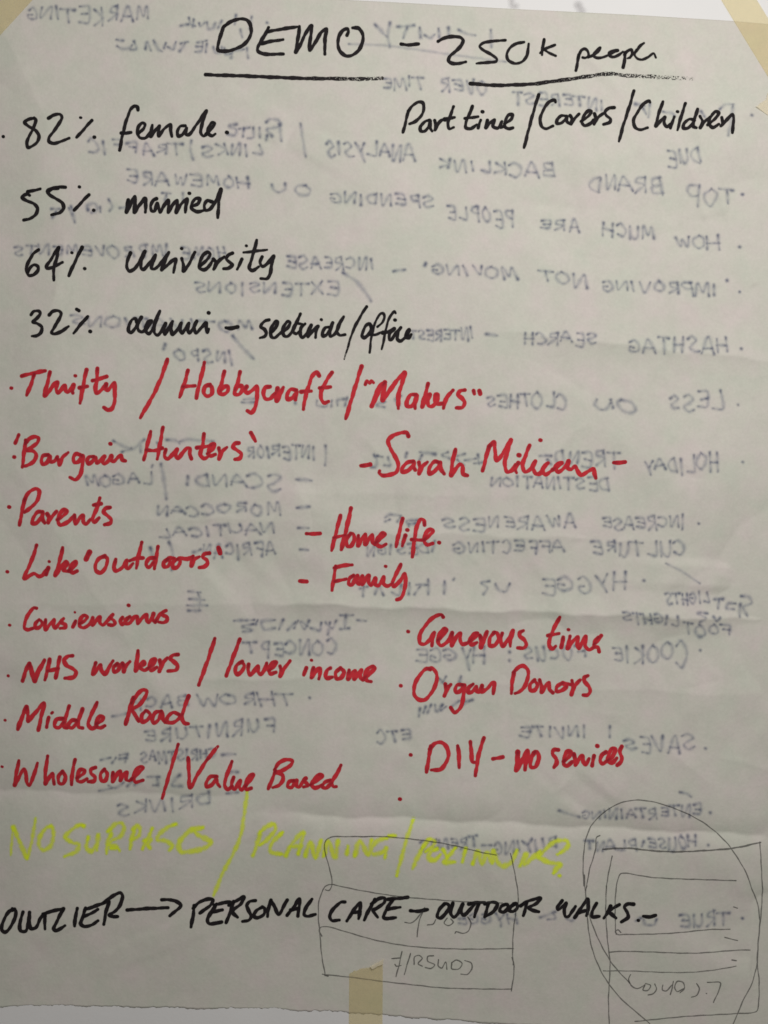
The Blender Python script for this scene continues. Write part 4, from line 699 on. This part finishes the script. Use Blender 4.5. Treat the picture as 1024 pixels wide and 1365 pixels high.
FONT = {
 'A': '0 10 4 0 9 10; 1.5 6.5 7.5 6.5', 'B': '1 0 1 10; 1 0 6 1 6 4 1.5 5 7 6 7 9 1 10', 'C': '8 1.5 5 0 1.5 3 1 7 4 10 8 9', 'D': '1 0 1 10; 1 0 6 1.5 8 5 6 9 1 10',
 'E': '7 0 1 0.5 1 10 7 9.5; 1 5 5.5 4.6', 'F': '7.5 0 1 0.5 1 10; 1 5 5.5 4.8', 'G': '8 1.5 4.5 0 1 4 1.5 8 5 10 8 8 8 5.5 5 5.8', 'H': '1 0 1 10; 8 0 8 10; 1 5.5 8 5', 'I': '2 0 2 10',
 'J': '5 0 5 8 3 10 0.5 8.5', 'K': '1 0 1 10; 7.5 0.5 1 5.5 8 10', 'L': '1 0 1 10 7 9.5', 'M': '0 10 1.5 0 4.5 7 8 0 9 10', 'N': '1 10 1 0 7.5 9.5 8 0', 'O': '4.5 0 1 3 1 7.5 4.5 10 8 7 8 3 4.5 0',
 'P': '1 0 1 12; 1 0 6 0.8 7 3 5 5.6 1 6', 'R': '1 0 1 10; 1 0 6 0.8 6.5 3.4 1.5 5 7.5 10', 'S': '7.5 1 4 0 1 2.4 4 5 7 7.2 4.5 10 0.5 9', 'T': '0 0.4 9 0; 4.5 0.3 4.2 10', 'U': '1 0 1 7 3.5 10 7 8 8 0 8 10',
 'V': '0.5 0 4 10 8 0', 'W': '0 0 2 10 4.5 3.5 6.5 10 9.5 0', 'X': '0.5 0 8 10; 8 0 0.5 10', 'Y': '0.5 0 4 5.5; 8 0 4 7 2.5 13', '/': '5 -2 1 12', "'": '2 -2 1.5 1', '-': '0 5.5 6 5.5', '.': '1 8 1.4 8.6', ':': '1 3 1.4 3.4; 1 8 1.4 8.5',
}
WID = {'I': 4, "'": 3, '.': 3, ':': 3, 'J': 6.5, '/': 6, 'M': 10, 'W': 10.5}
def ghost_word(word, xr, xl, ytr, ybr, ytl=None, ybl=None):
    """word written from right (xr) to left (xl), mirrored; heights given at both ends"""
    ytl = ytr if ytl is None else ytl; ybl = ybr if ybl is None else ybl
    tot = sum(WID.get(c, 9) for c in word) + 1.6*(len(word)-1)
    cur = 0; out = []
    for c in word:
        sx = random.uniform(0.82, 1.14); sy = random.uniform(0.78, 1.14); sk = random.uniform(-0.08, 0.22); dy = random.uniform(-1.0, 1.2)
        for st in FONT[c].split(';'):
            v = [float(q) for q in st.split()]; pts = []
            for i in range(0, len(v), 2):
                fx = cur + v[i]*sx + (5-v[i+1])*sk + random.uniform(-.5, .5); fy = (v[i+1]*sy + dy + random.uniform(-.6, .6))/10
                t = fx/tot
                x = xr + (xl-xr)*t
                y = (ytr + (ytl-ytr)*t)*(1-fy) + (ybr + (ybl-ybr)*t)*fy
                pts.append((x, y))
            out.append((pts, {'w': random.uniform(3.0, 4.2)}))
        cur += WID.get(c, 9) + 1.6
    return out
GHOST_WORDS = [
 ('MARKETING', 197, 32, 4, 25, 9, 26), ('OVER', 650, 586, 105, 125, 103, 119), ('TIME', 566, 508, 101, 117, 102, 117), ('INTEREST', 806, 683, 131, 146, 119, 136),
 ('ANALYSIS', 552, 432, 193, 214, 188, 206), ('LINKS', 350, 268, 192, 206, 193, 208), ('TRAFFIC', 244, 114, 192, 206, 186, 203), ('BACKLINK', 740, 582, 217, 238, 213, 225), ('BRAND', 884, 784, 236, 256, 234, 250), ('DUE', 934, 888, 199, 221), ('TOP', 981, 915, 250, 272, 247, 270),
 ('HOW', 962, 901, 310, 330, 314, 326), ('MUCH', 872, 805, 302, 319, 296, 312), ('ARE', 773, 720, 290, 307, 293, 305), ('PEOPLE', 685, 594, 281, 302, 274, 290), ('SPENDING', 578, 440, 262, 280, 258, 270), ('HOMEWARE', 333, 166, 236, 250, 227, 243),
 ('IMPROVING', 957, 803, 378, 393, 373, 385), ('NOT', 782, 718, 365, 382, 362, 377), ('MOVING', 687, 576, 355, 371, 354, 367), ('INCREASE', 498, 382, 345, 360, 342, 358), ('IMPROVEMENTS', 226, 14, 328, 344, 327, 338), ('HOME', 302, 240, 330, 344, 331, 344),
 ('EXTENSIONS', 452, 256, 376, 392, 376, 390), ('HASHTAG', 971, 838, 450, 472, 451, 470), ('SEARCH', 795, 697, 443, 460, 444, 457), ('INTEREST', 630, 545, 438, 453, 440, 452), ('MOTIVATIONS', 336, 92, 428, 441, 421, 436), ('INSPO', 310, 232, 468, 484, 467, 480),
 ('CLOTHES', 756, 646, 523, 545, 528, 542), ('LESS', 965, 890, 520, 550, 531, 548), ('HOLIDAY', 957, 858, 603, 628, 616, 630), ('INTERIOR', 420, 328, 594, 612, 595, 609), ('DESTINATION', 813, 655, 637, 654, 636, 648), ('TREND', 828, 738, 602, 620, 600, 618), ('SCANDI', 376, 246, 629, 652, 635, 647), ('LAGOM', 203, 112, 630, 645, 635, 648),
 ('MOROCCAN', 373, 206, 670, 685, 676, 686), ('NAUTICAL', 366, 208, 697, 712, 705, 716), ('AFRICAN', 366, 268, 723, 742, 728, 744), ('INCREASE', 913, 804, 688, 706, 691, 704), ('AWARENESS', 768, 590, 686, 704, 692, 706), ('CULTURE', 914, 788, 722, 742, 723, 738),
 ('AFFECTING', 752, 606, 719, 736, 724, 738), ('DESIGN', 572, 486, 724, 740, 727, 741), ('HYGGE', 837, 722, 764, 786, 772, 790), ('LIGHTS', 946, 886, 791, 805, 790, 804), ('LIGHTS', 904, 830, 822, 836, 814, 828), ('FOOT', 976, 910, 833, 848, 831, 846), ('CONCEPT', 449, 326, 854, 873, 857, 871), ('COOKIE', 918, 814, 853, 884, 864, 881),
 ('FOCUS', 782, 696, 863, 880, 866, 882), ('HYGGE', 649, 554, 863, 882, 867, 885), ('THROW', 392, 264, 924, 941, 928, 941), ('BACK', 250, 172, 926, 941, 932, 948), ('FURNITURE', 366, 190, 957, 977, 975, 988), ('SAVES', 926, 830, 977, 1003, 985, 1000), ('INVITE', 782, 693, 969, 982, 969, 983), ('ETC', 547, 500, 971, 985, 975, 990),
 ('CHRISTMAS', 288, 186, 998, 1010, 1003, 1015), ('DRINKS', 282, 152, 1056, 1073, 1073, 1087), ('ENTERTAINING', 934, 774, 1072, 1087, 1082, 1093), ('HOUSE', 928, 862, 1114, 1130, 1118, 1131), ('PLANT', 848, 778, 1119, 1131, 1121, 1133), ('BUYING', 742, 656, 1116, 1131, 1124, 1138), ('TRENDS', 636, 560, 1114, 1127, 1119, 1132), ('TRUE', 974, 904, 1216, 1236, 1221, 1236), ('HYGGE', 690, 606, 1217, 1232, 1218, 1233),
]
def gather(blocks):
    st = []
    for b in blocks: st += parse(*b)
    return st

def clusters(strokes, gap=11.0):
    """group strokes into words: strokes whose x ranges come closer than gap, in lines that overlap in y"""
    iv = sorted(((min(p[0] for p in s_[0]), max(p[0] for p in s_[0]), k) for k, s_ in enumerate(strokes)))
    out = []; hi = -1e9
    for a, b, k in iv:
        if a > hi + gap: out.append([])
        out[-1].append(k); hi = max(hi, b)
    return [[strokes[k] for k in sorted(g)] for g in out]
def line_of_words(name, word_name, strokes, label, *args, **kw):
    """an Empty for the line, one mesh for each word or lone mark"""
    e = bpy.data.objects.new(name, None); COL.objects.link(e); e.parent = sheet
    e.empty_display_size = 0.01
    if label: e['label'] = label
    for g in (strokes if isinstance(strokes[0], list) else clusters(strokes)):
        lone = len(g) == 1 and len(g[0][0]) <= 2 and np.hypot(g[0][0][0][0]-g[0][0][-1][0], g[0][0][0][1]-g[0][0][-1][1]) < 2
        ink_film('bullet_point' if lone else word_name, g, *args[:3], e, *args[3:], **kw)
    return e

def centre(st):
    q = np.array(st[0]); return (q[:, 0].min()+q[:, 0].max())/2, (q[:, 1].min()+q[:, 1].max())/2
ghost_lines = [[(p, {'w': random.uniform(3.2, 4.6), **o_}) for p, o_ in gather(blocks)] for blocks in GHOST]
for word, xr, xl, yt, yb, *more in GHOST_WORDS:
    ys = [yt, yb] + more
    hits = []
    for g in ghost_lines:
        k = [st for st in g if xl-5 <= centre(st)[0] <= xr+5 and min(ys)-5 <= centre(st)[1] <= max(ys)+7 and abs(st[0][0][0]-st[0][-1][0]) < 60 and not (len(st[0]) == 2 and np.hypot(st[0][0][0]-st[0][1][0], st[0][0][1]-st[0][1][1]) < 2)]
        hits.append(k)
    n = max(range(len(hits)), key=lambda j: len(hits[j]))
    for g, k in zip(ghost_lines, hits):
        for st in k: g.remove(st)
    ghost_lines[n] += ghost_word(word, xr, xl, yt, yb, *more)
for i, st in enumerate(ghost_lines):
    line_of_words('show_through_line', 'show_through_word', st, 'faint blue-grey mirrored capitals soaked through from the back',
                  3.8, 2.9, M_GHOST, 0.00008 + i*0.0000008, wob=0.2, rest=2.4)
for label, w, blocks in YELLOW:
    line_of_words('handwritten_line', 'handwritten_word', gather(blocks), label, w, 2.4, M_YELLOW, 0.000125, wob=0.18, thin=0.95)
for i, (label, w, blocks) in enumerate(RED):
    line_of_words('handwritten_line', 'handwritten_word', gather(blocks), label, w, 1.0, M_RED, 0.000135 + i*0.000001, thin=0.96, wob=0.13)
for i, (name, label, w, blocks) in enumerate(BLACK):
    o = line_of_words(name, 'handwritten_word', gather(blocks), label, w, 0.95, M_BLACK, 0.000155 + i*0.000001, thin=0.93, wob=0.13)
    if name == 'heading': head = o
for b in UNDER:
    ink_film('underline', parse(*b), 4.8, 1.0, M_BLACK, head, 0.000165, wob=0.12)
sk = []
for i, (name, label, blocks) in enumerate(PEN):
    sk.append(ink_film(name, gather(blocks), 1.2, 0.75, M_PEN, sheet, 0.000172 + i*0.000001, res=0.4, wob=0.18, label=label))
for k, label, blocks in PENWORDS:
    ink_film('scribbled_word', gather(blocks), 1.3, 0.75, M_PEN, sk[k], 0.000176, res=0.4, wob=0.18, label=label)

# faint grey scuffs on the bare wall above the sheet
ink_film('scuff_mark', parse(0, 0, 1, '{w=6} 683 -2 684 4 688 5'), 6, 5, M_SCUFF, wall, 0.0001, rest=0.1)
ink_film('scuff_mark', parse(0, 0, 1, '{w=8} 772 4 775 9 777 12'), 8, 5, M_SCUFF, wall, 0.0001, rest=0.1)

# ------------------------------------------------------------------ strips of masking tape
def surf(x, y):
    """front of whatever the tape lies on: the sheet, easing down to the wall past its edges"""
    h = np.maximum(relief(x, y)*S*edge_ease(x, y) + base(x, y), 0.0001) + 0.00012
    ins = np.minimum.reduce([y-top_edge(x), bottom_edge(x)-y, x-SHEET_X0, SHEET_X1-x])
    k = smooth01((ins+16)/17.0)
    return 0.0004 + (h-0.0004)*k
def strip(p00, p10, p11, p01, n=46, m=70, ragged=0.0, ragged2=0.0, sd=1):
    """corners in drawing units: start-left, start-right, end-right, end-left"""
    r = np.random.default_rng(sd)
    a = np.linspace(0, 1, n+1)[None, :]; b = np.linspace(0, 1, m+1)[:, None]
    j0 = np.cumsum(r.normal(0, 1, n+1)); j0 -= np.linspace(j0[0], j0[-1], n+1)
    j1 = np.cumsum(r.normal(0, 1, n+1)); j1 -= np.linspace(j1[0], j1[-1], n+1)
    P = [np.array(p, float) for p in (p00, p10, p11, p01)]
    out = []
    for c in range(2):
        s_ = P[0][c] + (P[1][c]-P[0][c])*a; e_ = P[3][c] + (P[2][c]-P[3][c])*a
        d = e_-s_
        L = np.hypot(P[3][0]-P[0][0], P[3][1]-P[0][1])
        out.append(s_ + d*b + (d/L)*(j0*ragged*(1-b)**6 - j1*ragged2*b**6))
    return out
def tape(label, mat, geo, parent=None, name='masking_tape', lift=0.00025, curl=None):
    X, Y = geo
    hh = surf(X, Y) + lift
    if curl is not None: hh = hh + curl(X, Y)
    co = np.stack([(X-CXU)*S, -hh, (CYU-Y)*S], -1)
    ny, nx = X.shape
    idx = np.arange(nx*ny).reshape(ny, nx)
    f = np.stack([idx[1:, :-1], idx[1:, 1:], idx[:-1, 1:], idx[:-1, :-1]], -1).reshape(-1, 4)
    o = mesh_obj(name, co.reshape(-1, 3), f, mat, parent)
    me = o.data
    if me.polygons[0].normal.y > 0: me.flip_normals()
    so = o.modifiers.new('thickness', 'SOLIDIFY'); so.thickness = 0.00012; so.offset = -1
    if label: prop(o, label, 'tape', 'strips of masking tape')
    return o
tb = tape('short tan tape strip with a torn slanted end, holding the bottom edge of the sheet', M_TAPE,
          strip((465.5, 1301), (510.5, 1285), (509.5, 1440), (464.5, 1440), ragged=0.5, sd=3),
          curl=lambda X, Y: 0.0011*np.exp(-np.maximum(Y-(1301-(X-465)*0.36), 0)/7.0)*(0.3+0.7*(X-465)/45))
tape(None, M_TAPE_END, strip((493, 1290.5), (511.5, 1279.5), (510.8, 1287), (496, 1294), n=16, m=8, ragged=0.25, ragged2=0.3, sd=5), parent=tb, name='torn_end', lift=0.00058,
     curl=lambda X, Y: 0.0011*np.ones_like(X))
tape('wide tan tape band running diagonally across the upper right corner of the sheet', M_TAPE,
     strip((929, -60), (976, -60), (1082, 112), (1046, 134), sd=7))
tape('tan tape patch over the upper left corner of the sheet', M_TAPE,
     strip((78, -44), (30, -90), (-75, 38), (-30, 78), ragged2=0.2, sd=9))
tape('small pale torn tape end at the right edge below the corner tape', M_TAPE_END,
     strip((1008, 141), (1026, 122), (1075, 150), (1062, 176), n=30, m=30, ragged=0.7, sd=11),
     curl=lambda X, Y: 0.0012*np.exp(-np.maximum(X-1008, 0)/6.0))
